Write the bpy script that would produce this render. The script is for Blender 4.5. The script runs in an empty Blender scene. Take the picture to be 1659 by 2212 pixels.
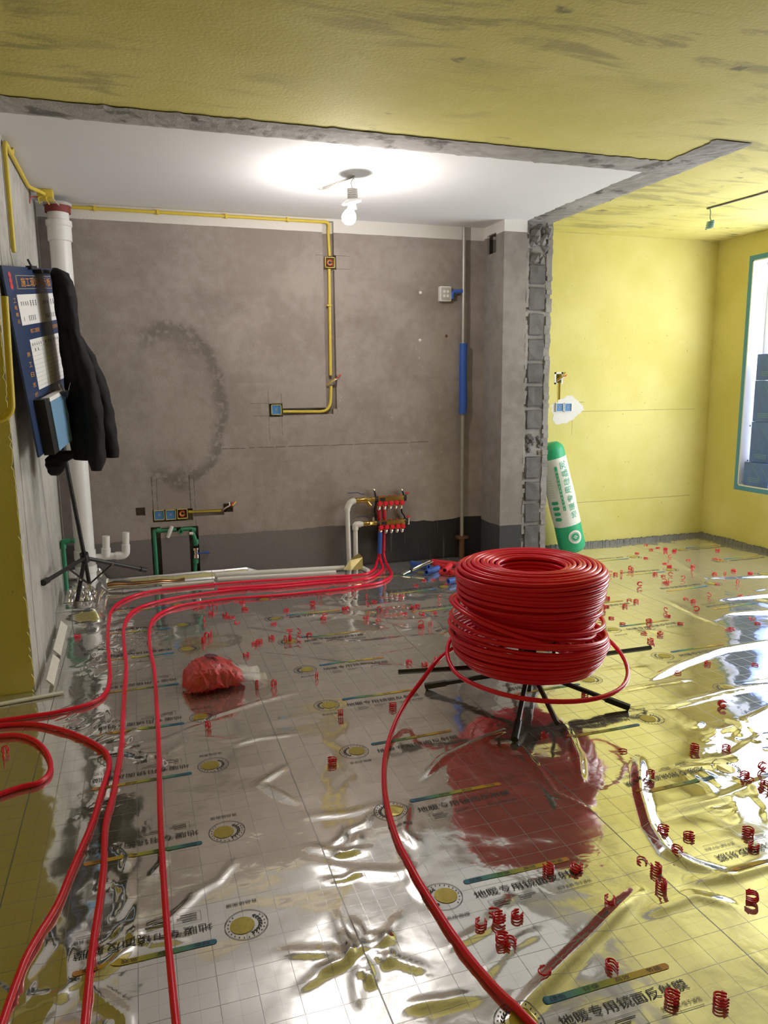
import bpy, bmesh, math, random
import numpy as np
from mathutils import Vector, Matrix

random.seed(7)
rng = np.random.RandomState(11)
SC = bpy.context.scene
COL = SC.collection

# ------------------------------------------------------------------ camera
IW, IH, FPX = 1659, 2212, 1608.3
PITCH, YAW, ROLL, CAMH = math.radians(9.689), math.radians(18.2013), -0.0102, 1.5727
_fh = np.array([math.sin(YAW), math.cos(YAW), 0.0])
_r0 = np.array([math.cos(YAW), -math.sin(YAW), 0.0])
FW = _fh * math.cos(PITCH) - np.array([0, 0, math.sin(PITCH)])
_u0 = _fh * math.sin(PITCH) + np.array([0, 0, math.cos(PITCH)])
RT = math.cos(ROLL) * _r0 + math.sin(ROLL) * _u0
UP = -math.sin(ROLL) * _r0 + math.cos(ROLL) * _u0
CAM = np.array([0.0, 0.0, CAMH])
cd = bpy.data.cameras.new('camera')
cam = bpy.data.objects.new('camera', cd)
COL.objects.link(cam)
m = Matrix(((RT[0], UP[0], -FW[0], CAM[0]), (RT[1], UP[1], -FW[1], CAM[1]), (RT[2], UP[2], -FW[2], CAM[2]), (0, 0, 0, 1)))
cam.matrix_world = m
cd.sensor_fit = 'VERTICAL'
cd.sensor_height = 36.0
cd.lens = 36.0 * FPX / IH
cd.clip_start = 0.02
SC.camera = cam

# a pixel gives a direction; the plane that the thing touches gives its distance
def ray(x, y): return FW * FPX + RT * (x - 829.5) - UP * (y - 1106)
def pz(x, y, z=0.0): d = ray(x, y); return Vector(CAM + d * ((z - CAMH) / d[2]))
def py(x, y, Y): d = ray(x, y); return Vector(CAM + d * (Y / d[1]))
def px(x, y, X): d = ray(x, y); return Vector(CAM + d * (X / d[0]))

# ------------------------------------------------------------------ world, light, exposure
W = bpy.data.worlds.new('overcast')
SC.world = W
W.use_nodes = True
W.node_tree.nodes['Background'].inputs[0].default_value = (0.92, 0.96, 1.0, 1)
W.node_tree.nodes['Background'].inputs[1].default_value = 4.9
SC.view_settings.view_transform = 'Standard'
SC.view_settings.look = 'None'
SC.view_settings.gamma = 1.0
SC.view_settings.use_curve_mapping = False
SC.view_settings.exposure = 1.3
SC.cycles.use_denoising = True
SC.cycles.max_bounces = 10
SC.cycles.diffuse_bounces = 6
SC.cycles.glossy_bounces = 6
SC.cycles.caustics_reflective = True
SC.cycles.sample_clamp_indirect = 6.0

# ------------------------------------------------------------------ room dimensions (metres)
H = 2.903
YB = 6.136           # back wall
XR = 5.458           # right (window) wall
F1, F2 = 4.085, 4.285  # the removed kitchen front wall
S1, S2 = 3.173, 3.416  # the removed dividing wall
XL = -0.590          # kitchen left wall
YS = 5.764           # end of the wall stub / shaft front
XSH = 2.959          # shaft side
XLL, YBK = -1.9, -2.6  # living room left wall and wall behind the camera

def portal(name, loc, sx, sy, rot):
    l = bpy.data.lights.new(name, 'AREA'); l.shape = 'RECTANGLE'; l.size = sx; l.size_y = sy
    l.cycles.is_portal = True
    o = bpy.data.objects.new(name, l); COL.objects.link(o); o.location = loc; o.rotation_euler = rot
    return o
WIN1 = (3.35, 5.69, 0.585, 2.665)      # y0,y1,z0,z1 on the right wall
portal('window_right_offscreen', (XR + 0.30, (WIN1[0] + WIN1[1]) / 2, (WIN1[2] + WIN1[3]) / 2), WIN1[3] - WIN1[2], WIN1[1] - WIN1[0], (0, math.radians(90), 0))

# ------------------------------------------------------------------ mesh helpers
class MB:
    def __init__(s): s.v = []; s.f = []; s.m = []
    def add(s, vs, fs, mi=0):
        k = len(s.v); s.v += [tuple(p) for p in vs]
        s.f += [tuple(i + k for i in f) for f in fs]; s.m += [mi] * len(fs); return s
    def box(s, c, d, R=None, mi=0, bev=0.0):
        x, y, z = d[0] / 2, d[1] / 2, d[2] / 2
        if bev > 0:
            bm = bmesh.new(); bmesh.ops.create_cube(bm, size=1)
            for q in bm.verts: q.co = Vector((q.co.x * d[0], q.co.y * d[1], q.co.z * d[2]))
            bmesh.ops.bevel(bm, geom=bm.edges[:], offset=bev, segments=2, affect='EDGES', profile=.6)
            vs = [q.co.copy() for q in bm.verts]; bm.verts.index_update()
            fs = [[q.index for q in f.verts] for f in bm.faces]; bm.free()
        else:
            vs = [Vector(p) for p in ((-x, -y, -z), (x, -y, -z), (x, y, -z), (-x, y, -z), (-x, -y, z), (x, -y, z), (x, y, z), (-x, y, z))]
            fs = [(0, 3, 2, 1), (4, 5, 6, 7), (0, 1, 5, 4), (1, 2, 6, 5), (2, 3, 7, 6), (3, 0, 4, 7)]
        if R is not None: vs = [R @ p for p in vs]
        return s.add([p + Vector(c) for p in vs], fs, mi)
    def bb(s, a, b, mi=0, bev=0.0):
        return s.box([(a[i] + b[i]) / 2 for i in range(3)], [abs(b[i] - a[i]) for i in range(3)], None, mi, bev)
    def tube(s, pts, r, n=10, closed=False, mi=0, cap=True, flat=1.0):
        P = [Vector(p) for p in pts]; N = len(P)
        R = r if isinstance(r, (list, tuple)) else [r] * N
        T = []
        for i in range(N):
            a = P[(i - 1) % N] if (closed or i > 0) else P[i]
            b = P[(i + 1) % N] if (closed or i < N - 1) else P[i]
            t = b - a; T.append(t.normalized() if t.length > 1e-9 else Vector((0, 0, 1)))
        up = Vector((0, 0, 1)) if abs(T[0].z) < .9 else Vector((1, 0, 0))
        nrm = T[0].cross(up).normalized(); vs = []
        for i in range(N):
            if i: nrm = (nrm - T[i] * nrm.dot(T[i])).normalized()
            bn = T[i].cross(nrm)
            for k in range(n):
                a = 2 * math.pi * k / n
                vs.append(P[i] + nrm * (R[i] * math.cos(a)) + bn * (R[i] * flat * math.sin(a)))
        fs = []
        for i in range(N if closed else N - 1):
            j = (i + 1) % N
            for k in range(n):
                k2 = (k + 1) % n; fs.append((i * n + k, i * n + k2, j * n + k2, j * n + k))
        if cap and not closed: fs += [tuple(range(n))[::-1], tuple((N - 1) * n + k for k in range(n))]
        return s.add(vs, fs, mi)
    def cyl(s, a, b, r, r2=None, n=16, mi=0): return s.tube([a, b], [r, r if r2 is None else r2], n, mi=mi)
    def lathe(s, prof, a, d, n=20, mi=0):
        a = Vector(a); d = Vector(d).normalized()
        return s.tube([a + d * h for _, h in prof], [max(q, 1e-4) for q, _ in prof], n, mi=mi) if False else s._lathe(prof, a, d, n, mi)
    def _lathe(s, prof, a, d, n, mi):
        up = Vector((0, 0, 1)) if abs(d.z) < .9 else Vector((1, 0, 0))
        e = d.cross(up).normalized(); g = d.cross(e); vs = []; fs = []
        for r, h in prof:
            for k in range(n):
                t = 2 * math.pi * k / n; vs.append(a + d * h + e * (r * math.cos(t)) + g * (r * math.sin(t)))
        for i in range(len(prof) - 1):
            for k in range(n):
                k2 = (k + 1) % n; fs.append((i * n + k, i * n + k2, (i + 1) * n + k2, (i + 1) * n + k))
        fs += [tuple(range(n))[::-1], tuple((len(prof) - 1) * n + k for k in range(n))]
        return s.add(vs, fs, mi)
    def quad(s, a, b, c, d, mi=0): return s.add([a, b, c, d], [(0, 1, 2, 3)], mi)
    def xf(s, M):
        s.v = [tuple(M @ Vector(p)) for p in s.v]; return s

def catmull(pts, n=8):
    P = [Vector(p) for p in pts]; Q = [P[0] * 2 - P[1]] + P + [P[-1] * 2 - P[-2]]; out = []
    for i in range(1, len(Q) - 2):
        a, b, c, d = Q[i - 1], Q[i], Q[i + 1], Q[i + 2]
        for k in range(n):
            t = k / n
            out.append(.5 * ((2 * b) + (c - a) * t + (2 * a - 5 * b + 4 * c - d) * t * t + (3 * b - a - 3 * c + d) * t ** 3))
    out.append(P[-1]); return out
def bend(pts, r=.05, n=6):
    """polyline with rounded corners"""
    P = [Vector(p) for p in pts]; out = [P[0]]
    for i in range(1, len(P) - 1):
        a = (P[i - 1] - P[i]); b = (P[i + 1] - P[i]); q = min(r, a.length * .45, b.length * .45)
        A = P[i] + a.normalized() * q; B = P[i] + b.normalized() * q
        for k in range(n + 1):
            t = k / n; out.append(A * (1 - t) ** 2 + P[i] * 2 * t * (1 - t) + B * t * t)
    out.append(P[-1]); return out

ORG = {}
def thing(name, label, cat, loc=(0, 0, 0), group=None):
    o = bpy.data.objects.new(name, None); COL.objects.link(o); o.empty_display_size = .05
    o.location = loc; o['label'] = label; o['category'] = cat
    if group: o['group'] = group
    ORG[o.name] = Vector(loc); return o
def mesh_of(name, mb, mats, org, smooth=True, ang=40):
    me = bpy.data.meshes.new(name)
    me.from_pydata([(p[0] - org[0], p[1] - org[1], p[2] - org[2]) for p in mb.v], [], mb.f)
    for q in (mats if isinstance(mats, (list, tuple)) else [mats]): me.materials.append(q)
    if any(mb.m): me.polygons.foreach_set('material_index', mb.m)
    if smooth:
        me.polygons.foreach_set('use_smooth', [True] * len(me.polygons)); me.set_sharp_from_angle(angle=math.radians(ang))
    me.update(); return me
def part(name, mb, mats, parent, label=None, smooth=True, ang=40, kind=None):
    org = ORG[parent.name]
    o = bpy.data.objects.new(name, mesh_of(name, mb, mats, org, smooth, ang)); COL.objects.link(o)
    o.parent = parent; ORG[o.name] = org if parent.type == 'EMPTY' or parent.parent or True else org
    if label: o['label'] = label
    if kind: o['kind'] = kind
    return o
def solo(name, mb, mats, label, cat, group=None, loc=None, smooth=True, ang=40, kind=None):
    if loc is None:
        a = np.array(mb.v); loc = (float(a[:, 0].mean()), float(a[:, 1].mean()), float(a[:, 2].min()))
    o = bpy.data.objects.new(name, mesh_of(name, mb, mats, loc, smooth, ang)); COL.objects.link(o); o.location = loc
    o['label'] = label; o['category'] = cat
    if group: o['group'] = group
    if kind: o['kind'] = kind
    ORG[o.name] = Vector((0, 0, 0)); ORG[o.name] = Vector(loc); return o
def struct(name, mb, mats, parent=None, smooth=False):
    if parent: return part(name, mb, mats, parent, smooth=smooth)
    o = bpy.data.objects.new(name, mesh_of(name, mb, mats, (0, 0, 0), smooth)); COL.objects.link(o)
    o['kind'] = 'structure'; ORG[o.name] = Vector((0, 0, 0)); return o
def cut(o, boxes):
    """chisel real recesses out of a wall"""
    mb = MB()
    for a, b in boxes: mb.bb(a, b)
    me = mesh_of('cutter', mb, [], (0, 0, 0), False); c = bpy.data.objects.new('cutter', me); COL.objects.link(c)
    md = o.modifiers.new('cut', 'BOOLEAN'); md.operation = 'DIFFERENCE'; md.object = c; md.solver = 'EXACT'; md.use_self = True
    dg = bpy.context.evaluated_depsgraph_get(); nm = bpy.data.meshes.new_from_object(o.evaluated_get(dg))
    o.modifiers.clear(); o.data = nm; bpy.data.objects.remove(c)
_tx = {}
def textmesh(s):
    """glyph mesh (x right, y up), height about 1"""
    if s in _tx: return _tx[s]
    cu = bpy.data.curves.new('t', 'FONT'); cu.body = s; cu.resolution_u = 2
    o = bpy.data.objects.new('t', cu); COL.objects.link(o)
    dg = bpy.context.evaluated_depsgraph_get(); me = bpy.data.meshes.new_from_object(o.evaluated_get(dg))
    vs = [tuple(v.co) for v in me.vertices]; fs = [tuple(p.vertices) for p in me.polygons]
    bpy.data.objects.remove(o); bpy.data.curves.remove(cu); bpy.data.meshes.remove(me)
    a = np.array(vs); x0, x1, y0, y1 = a[:, 0].min(), a[:, 0].max(), a[:, 1].min(), a[:, 1].max()
    vs = [((p[0] - x0) / (x1 - x0), (p[1] - y0) / (y1 - y0)) for p in vs]
    _tx[s] = (vs, fs); return _tx[s]
def put_text(mb, s, fn, u0, u1, v0, v1, mi=0):
    vs, fs = textmesh(s); mb.add([fn(u0 + (u1 - u0) * a, v0 + (v1 - v0) * b) for a, b in vs], fs, mi)

# ------------------------------------------------------------------ materials
def mat(name):
    M = bpy.data.materials.new(name); M.use_nodes = True; nt = M.node_tree
    b = nt.nodes['Principled BSDF']; return M, nt, b
def N(nt, t, **k):
    n = nt.nodes.new(t)
    for a, v in k.items():
        if a == 'inp':
            for q, w in v.items(): n.inputs[q].default_value = w
        else: setattr(n, a, v)
    return n
def simple(name, col, rough=.5, metal=0.0, var=.12, scale=30, bump=.0, spec=None, emit=None, trans=0, coat=0):
    M, nt, b = mat(name); L = nt.links.new
    b.inputs['Roughness'].default_value = rough; b.inputs['Metallic'].default_value = metal
    if spec is not None: b.inputs['Specular IOR Level'].default_value = spec
    if coat: b.inputs['Coat Weight'].default_value = coat
    if trans: b.inputs['Transmission Weight'].default_value = trans
    if emit: b.inputs['Emission Color'].default_value = (*emit[0], 1); b.inputs['Emission Strength'].default_value = emit[1]
    tc = N(nt, 'ShaderNodeTexCoord'); no = N(nt, 'ShaderNodeTexNoise', inp={'Scale': scale, 'Detail': 4})
    L(tc.outputs['Object'], no.inputs['Vector'])
    mx = N(nt, 'ShaderNodeMix', data_type='RGBA')
    mx.inputs['A'].default_value = tuple(c * (1 - var) for c in col) + (1,); mx.inputs['B'].default_value = tuple(min(1, c * (1 + var)) for c in col) + (1,)
    L(no.outputs['Fac'], mx.inputs['Factor']); L(mx.outputs['Result'], b.inputs['Base Color'])
    if bump:
        bp = N(nt, 'ShaderNodeBump', inp={'Strength': bump, 'Distance': .004}); L(no.outputs['Fac'], bp.inputs['Height']); L(bp.outputs['Normal'], b.inputs['Normal'])
    return M
class G:
    """tiny node-math helper on world position"""
    def __init__(s, nt):
        s.nt = nt; s.L = nt.links.new
        g = N(nt, 'ShaderNodeNewGeometry'); s.pos = g.outputs['Position']
        sp = N(nt, 'ShaderNodeSeparateXYZ'); s.L(s.pos, sp.inputs[0]); s.x, s.y, s.z = sp.outputs
    def m(s, op, a, b=None, c=None):
        n = N(s.nt, 'ShaderNodeMath', operation=op)
        for i, v in enumerate((a, b, c)):
            if v is None: continue
            if isinstance(v, (int, float)): n.inputs[i].default_value = v
            else: s.L(v, n.inputs[i])
        return n.outputs[0]
    def noise(s, scale, detail=4, vec=None, rough=.5, dist=0):
        n = N(s.nt, 'ShaderNodeTexNoise', inp={'Scale': scale, 'Detail': detail, 'Roughness': rough, 'Distortion': dist}); s.L(vec or s.pos, n.inputs['Vector']); return n.outputs['Fac']
    def stretch(s, sx, sy, sz):
        n = N(s.nt, 'ShaderNodeVectorMath', operation='MULTIPLY'); s.L(s.pos, n.inputs[0]); n.inputs[1].default_value = (sx, sy, sz); return n.outputs[0]
    def ramp(s, f, a, b):  # smooth 0..1 between a and b
        n = N(s.nt, 'ShaderNodeMapRange', interpolation_type='SMOOTHSTEP'); s.L(f, n.inputs['Value']); n.inputs['From Min'].default_value = a; n.inputs['From Max'].default_value = b; return n.outputs[0]
    def mix(s, f, a, b):
        n = N(s.nt, 'ShaderNodeMix', data_type='RGBA')
        for k, v in (('Factor', f), ('A', a), ('B', b)):
            if isinstance(v, tuple): n.inputs[k].default_value = (*v, 1) if len(v) == 3 else v
            elif isinstance(v, (int, float)): n.inputs[k].default_value = v
            else: s.L(v, n.inputs[k])
        return n.outputs['Result']
    def band(s, v, c, w):  # 1 where |v-c|<w
        return s.m('LESS_THAN', s.m('ABSOLUTE', s.m('SUBTRACT', v, c)), w)
    def rng(s, v, a, b): return s.m('MULTIPLY', s.m('GREATER_THAN', v, a), s.m('LESS_THAN', v, b))
    def bump(s, h, bsdf, st=.3, d=.01):
        n = N(s.nt, 'ShaderNodeBump', inp={'Strength': st, 'Distance': d}); s.L(h, n.inputs['Height']); s.L(n.outputs['Normal'], bsdf.inputs['Normal'])

def yellow_mat(name, ceiling=False, lines=()):
    M, nt, b = mat(name); g = G(nt); b.inputs['Roughness'].default_value = .8
    n1 = g.noise(1.3, 3); n2 = g.noise(9, 5)
    c = g.mix(g.ramp(n1, .35, .65), (.61, .545, .155), (.69, .62, .225))
    c = g.mix(g.m('MULTIPLY', g.ramp(n2, .55, .8), .35), c, (.71, .645, .29))
    if ceiling:
        st = g.noise(1.0, 6, g.stretch(1.6, 7.0, 1), .65, .6)
        a = g.m('MULTIPLY', g.ramp(st, .50, .64), g.ramp(g.noise(.9, 2), .36, .55))
        c = g.mix(g.m('MULTIPLY', a, .55), c, (.24, .21, .10))
        sp = g.noise(3.2, 4, g.stretch(1, 1.6, 1)); c = g.mix(g.m('MULTIPLY', g.ramp(sp, .66, .72), .8), c, (.17, .15, .08))
    else:
        sp = g.noise(28, 2); c = g.mix(g.m('MULTIPLY', g.ramp(sp, .73, .76), .5), c, (.2, .17, .08))
    for ax, v, lo, hi, w in lines:
        a, o = (g.z, g.x) if ax == 'h' else (g.x, g.z)
        k = g.m('MULTIPLY', g.band(a, v, w), g.rng(o, lo, hi)); c = g.mix(g.m('MULTIPLY', k, .7), c, (.22, .19, .09))
    g.L(c, b.inputs['Base Color']); g.bump(g.m('ADD', n2, g.noise(60, 3)), b, .25, .006); return M

def plaster_mat(name, dark, light, extra=None, streak=0.0):
    M, nt, b = mat(name); g = G(nt); b.inputs['Roughness'].default_value = .9
    n1 = g.noise(1.6, 5, None, .6); n2 = g.noise(14, 4)
    c = g.mix(g.ramp(g.m('ADD', g.m('MULTIPLY', n1, .7), g.m('MULTIPLY', n2, .3)), .38, .62), dark, light)
    if streak:
        s1 = g.noise(1, 4, g.stretch(9, 9, .8)); c = g.mix(g.m('MULTIPLY', g.ramp(s1, .52, .75), streak), c, tuple(v * .35 for v in dark))
    if extra: c = extra(g, c, b)
    g.L(c, b.inputs['Base Color']); g.bump(g.m('ADD', n2, g.noise(90, 2)), b, .35, .006); return M

def kitchen_extra(g, c, b):
    # tide-mark stain, soot patch, pencil lines, chalk, painted white strip and bitumen-black base coat
    cx, cz = -.02 + .62, 1.62
    dx = g.m('DIVIDE', g.m('SUBTRACT', g.x, .27), .42); dz = g.m('DIVIDE', g.m('SUBTRACT', g.z, 1.42), .62)
    wob = g.m('MULTIPLY', g.m('SUBTRACT', g.noise(5, 5), .5), .35)
    r = g.m('ADD', g.m('SQRT', g.m('ADD', g.m('MULTIPLY', dx, dx), g.m('MULTIPLY', dz, dz))), wob)
    ring = g.m('MULTIPLY', g.m('MULTIPLY', g.ramp(r, .72, .97), g.ramp(r, 1.10, 1.0)), g.ramp(g.noise(26, 3), .30, .55))
    ring = g.m('MULTIPLY', ring, g.ramp(g.x, .0, .15))
    inner = g.m('MULTIPLY', g.ramp(r, 1.0, .8), g.ramp(g.noise(4, 5), .45, .65))
    c = g.mix(g.m('MULTIPLY', inner, .16), c, (.12, .10, .085))
    c = g.mix(g.m('MULTIPLY', ring, .62), c, (.105, .09, .075))
    soot = g.m('MULTIPLY', g.ramp(g.noise(2.2, 4, g.stretch(.6, 1, 2.0)), .5, .72), g.rng(g.z, 1.6, 2.5))
    c = g.mix(g.m('MULTIPLY', soot, .25), c, (.13, .095, .08))
    chalk = g.m('MULTIPLY', g.m('MULTIPLY', g.ramp(g.noise(55, 2), .66, .7), g.ramp(g.noise(3, 2, g.stretch(4, 1, 1)), .55, .62)), g.rng(g.z, .9, 1.9))
    c = g.mix(g.m('MULTIPLY', g.m('MULTIPLY', chalk, g.rng(g.x, 1.4, 2.7)), .6), c, (.55, .52, .48))
    for ax, v, lo, hi, w in KLINES:
        a, o = (g.z, g.x) if ax == 'h' else (g.x, g.z)
        jit = g.m('ADD', a, g.m('MULTIPLY', g.m('SUBTRACT', g.noise(6, 2), .5), .012))
        k = g.m('MULTIPLY', g.m('MULTIPLY', g.band(jit, v, w), g.rng(o, lo, hi)), g.ramp(g.noise(30, 2), .3, .5))
        c = g.mix(g.m('MULTIPLY', k, .75), c, (.075, .062, .05))
    top = g.m('GREATER_THAN', g.m('ADD', g.z, g.m('MULTIPLY', g.m('SUBTRACT', g.noise(8, 2), .5), .006)), 2.793)
    c = g.mix(top, c, (.70, .67, .63))
    edge = g.m('ADD', g.z, g.m('MULTIPLY', g.m('SUBTRACT', g.noise(3.5, 4), .5), .06))
    base = g.m('LESS_THAN', edge, .372)
    # the coat is thin and grey towards the drain, thick and black by the riser
    thick = g.ramp(g.m('ADD', g.x, g.m('MULTIPLY', g.m('SUBTRACT', g.noise(2.5, 3), .5), .9)), 1.2, 2.3)
    tar = g.mix(thick, (.175, .158, .15), (.014, .013, .014))
    drip = g.m('MULTIPLY', g.m('MULTIPLY', g.ramp(g.noise(1, 3, g.stretch(30, 1, 1.5)), .6, .7), g.rng(g.x, 1.9, 2.6)), .35)
    tar = g.mix(drip, tar, (.2, .19, .19))
    c = g.mix(base, c, tar)
    rr = g.m('SUBTRACT', .9, g.m('MULTIPLY', g.m('MULTIPLY', base, thick), .2)); g.L(rr, b.inputs['Roughness'])
    return c
def vx(p, Y=YB): return py(p[0], p[1], Y)
KLINES = [('h', vx((700, 962)).z, vx((480, 965)).x, vx((925, 953)).x, .0035),
          ('v', vx((328, 1060)).x, vx((328, 1105)).z, vx((328, 1030)).z, .004), ('v', vx((338, 1060)).x, vx((338, 1105)).z, vx((338, 1035)).z, .0025),
          ('v', vx((410, 1060)).x, vx((410, 1105)).z, vx((410, 1025)).z, .005), ('v', vx((420, 1060)).x, vx((420, 1140)).z, vx((420, 1030)).z, .0025),
          ('h', vx((700, 551)).z, vx((682, 551)).x, vx((755, 551)).x, .002), ('h', vx((700, 580)).z, vx((700, 580)).x, vx((755, 580)).x, .002),
          ('v', vx((581, 900)).x, vx((581, 950)).z, vx((581, 840)).z, .002), ('v', vx((609, 900)).x, vx((609, 940)).z, vx((609, 850)).z, .002),
          ('h', vx((590, 871)).z, vx((540, 871)).x, vx((612, 871)).x, .002), ('h', vx((590, 898)).z, vx((550, 898)).x, vx((660, 898)).x, .002)]
def shaft_extra(g, c, b):
    top = g.m('GREATER_THAN', g.z, 2.806); c = g.mix(top, c, (.70, .67, .63))
    edge = g.m('ADD', g.z, g.m('MULTIPLY', g.m('SUBTRACT', g.noise(3.5, 4), .5), .03))
    base = g.m('LESS_THAN', edge, .345); 
    return g.mix(base, c, (.05, .049, .052))

LINES_Y = [('h', vx((1380, 886)).z, vx((1235, 888)).x, vx((1500, 884)).x, .0025), ('h', vx((1380, 1077)).z, vx((1235, 1085)).x, vx((1490, 1069)).x, .003),
           ('h', vx((1250, 869)).z, vx((1242, 869)).x, vx((1262, 869)).x, .003), ('v', vx((1236, 915)).x, vx((1236, 940)).z, vx((1236, 893)).z, .0025)]
M_yel_ceil = yellow_mat('yellow_ceiling_coat', True)
M_yel = yellow_mat('yellow_wall_coat', False, LINES_Y)
M_kit = plaster_mat('grey_cement_plaster', (.265, .222, .195), (.345, .298, .268), kitchen_extra)
M_shaft = plaster_mat('grey_cement_plaster_shaft', (.22, .20, .18), (.31, .285, .26), shaft_extra)
M_pale = plaster_mat('pale_cement_plaster', (.36, .345, .31), (.50, .48, .44), None, .32)
M_raw = plaster_mat('raw_concrete', (.15, .14, .135), (.30, .285, .275))
M_block = plaster_mat('aerated_block', (.11, .105, .105), (.175, .168, .168))
M_mortar = plaster_mat('pale_mortar', (.24, .225, .215), (.36, .34, .325))
M_white_ceil = simple('white_ceiling_paint', (.74, .745, .76), .85, var=.03, scale=3)
M_white = simple('white_plastic', (.78, .77, .75), .35, var=.05, scale=12)
M_ppr = simple('white_ppr', (.72, .69, .64), .4, var=.08, scale=9)
M_slab = plaster_mat('floor_screed', (.16, .155, .15), (.26, .25, .24))
M_red = simple('red_pipe', (.84, .008, .05), .27, var=.06, scale=20, spec=.4)
M_redclip = simple('red_clip_plastic', (.74, .008, .03), .4, var=.1, scale=40)
M_sleeve_r = simple('red_sleeve', (.62, .02, .035), .5, var=.1)
M_sleeve_b = simple('blue_sleeve', (.03, .10, .42), .5, var=.12)
M_green = simple('green_ppr', (.03, .22, .11), .4, var=.18, scale=15)
M_brass = simple('brass', (.60, .40, .13), .28, 1.0, var=.15, scale=60)
M_chrome = simple('chrome', (.75, .74, .72), .15, 1.0, var=.05)
M_blackmetal = simple('black_steel', (.012, .012, .013), .45, var=.2, scale=40)
M_black = simple('black_plastic', (.014, .014, .014), .5, var=.2)
M_galv = simple('galvanised_pipe', (.42, .40, .37), .45, .6, var=.2, scale=14)
M_rust = simple('rusty_steel', (.16, .075, .035), .7, .3, var=.35, scale=40)
M_yconduit = simple('yellow_conduit', (.66, .50, .06), .45, var=.10, scale=20)
M_bluebox = simple('blue_box_cap', (.06, .20, .46), .5, var=.12)
M_boxmark = simple('dull_box_mark', (.22, .26, .28), .5)
M_ybox = simple('yellow_box_rim', (.70, .58, .16), .5, var=.12)
M_copper = simple('copper_foil', (.50, .25, .14), .25, 1.0, var=.3, scale=25)
M_foil = simple('crumpled_foil', (.72, .71, .68), .18, 1.0, var=.1, scale=18, bump=.4)
M_khaki = simple('khaki_foil', (.45, .37, .17), .3, .8, var=.25, scale=20)
M_foam = simple('white_foam_board', (.66, .63, .55), .8, var=.08, scale=20)
M_greyfoam = simple('grey_edge_foam', (.21, .21, .205), .9, var=.3, scale=30, bump=.5)
M_coat = simple('black_down_coat', (.010, .010, .010), .75, var=.3, scale=22, bump=.5, spec=.25)
M_navy = simple('navy_board', (.022, .045, .12), .4, var=.15)
M_paper = simple('white_paper', (.78, .76, .75), .7, var=.02)
M_ink = simple('dark_ink', (.03, .03, .035), .6, var=.1)
M_gold = simple('orange_gold_print', (.75, .33, .06), .5, var=.1)
M_redprint = simple('red_print', (.62, .05, .05), .5)
M_lightblue = simple('pale_blue_cover', (.17, .32, .50), .5, var=.05)
M_bag_w = simple('white_woven_sack', (.74, .76, .70), .55, var=.06, scale=60, bump=.25)
M_bag_g = simple('green_woven_sack', (.02, .40, .18), .5, var=.15, scale=60, bump=.3)
M_print_g = simple('green_print', (.05, .42, .25), .5)
M_tape = simple('blue_masking_tape', (.10, .30, .46), .7, var=.08)
M_upvc = simple('window_upvc', (.82, .83, .84), .35, var=.02)
M_navypack = simple('blue_packaging', (.10, .19, .56), .3, var=.35, scale=9)
M_wireR = simple('red_wire', (.5, .05, .04), .5); M_wireB = simple('blue_wire', (.06, .1, .4), .5); M_wireY = simple('yellow_wire', (.75, .5, .05), .5)
M_wirecoil = simple('pale_cord', (.55, .53, .50), .5); M_teal = simple('teal_cord', (.16, .30, .30), .5)
M_bulb = simple('lit_bulb_glass', (1, .95, .88), .3, emit=((1.0, .93, .87), 195.0))
M_patch = simple('white_filler', (.74, .73, .70), .9, var=.06, scale=14)
M_steelgrey = simple('meter_grey', (.45, .42, .39), .5)

def glass():
    M, nt, b = mat('window_glass'); b.inputs['Base Color'].default_value = (1, 1, 1, 1); b.inputs['Roughness'].default_value = 0
    t = N(nt, 'ShaderNodeBsdfTransparent'); gl = N(nt, 'ShaderNodeBsdfGlossy', inp={'Roughness': .02}); mx = N(nt, 'ShaderNodeMixShader', inp={0: .07})
    nt.links.new(t.outputs[0], mx.inputs[1]); nt.links.new(gl.outputs[0], mx.inputs[2]); nt.links.new(mx.outputs[0], nt.nodes['Material Output'].inputs[0]); return M
M_glass = glass()
def clear_plastic(name='clear_bag_plastic', haze=.10):
    M, nt, b = mat(name)
    n = N(nt, 'ShaderNodeTexNoise', inp={'Scale': 45, 'Detail': 3}); bp = N(nt, 'ShaderNodeBump', inp={'Strength': .6, 'Distance': .004}); nt.links.new(n.outputs['Fac'], bp.inputs['Height'])
    t = N(nt, 'ShaderNodeBsdfTransparent'); gl = N(nt, 'ShaderNodeBsdfGlossy', inp={'Roughness': .15}); df = N(nt, 'ShaderNodeBsdfDiffuse', inp={'Color': (.75, .72, .68, 1)})
    nt.links.new(bp.outputs[0], gl.inputs['Normal'])
    a = N(nt, 'ShaderNodeMixShader', inp={0: .5}); c = N(nt, 'ShaderNodeMixShader', inp={0: haze})
    nt.links.new(df.outputs[0], a.inputs[1]); nt.links.new(gl.outputs[0], a.inputs[2]); nt.links.new(t.outputs[0], c.inputs[1]); nt.links.new(a.outputs[0], c.inputs[2])
    nt.links.new(c.outputs[0], nt.nodes['Material Output'].inputs[0]); return M
M_clear = clear_plastic(); M_cloud = clear_plastic('cloudy_bag_plastic', .55)

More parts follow.
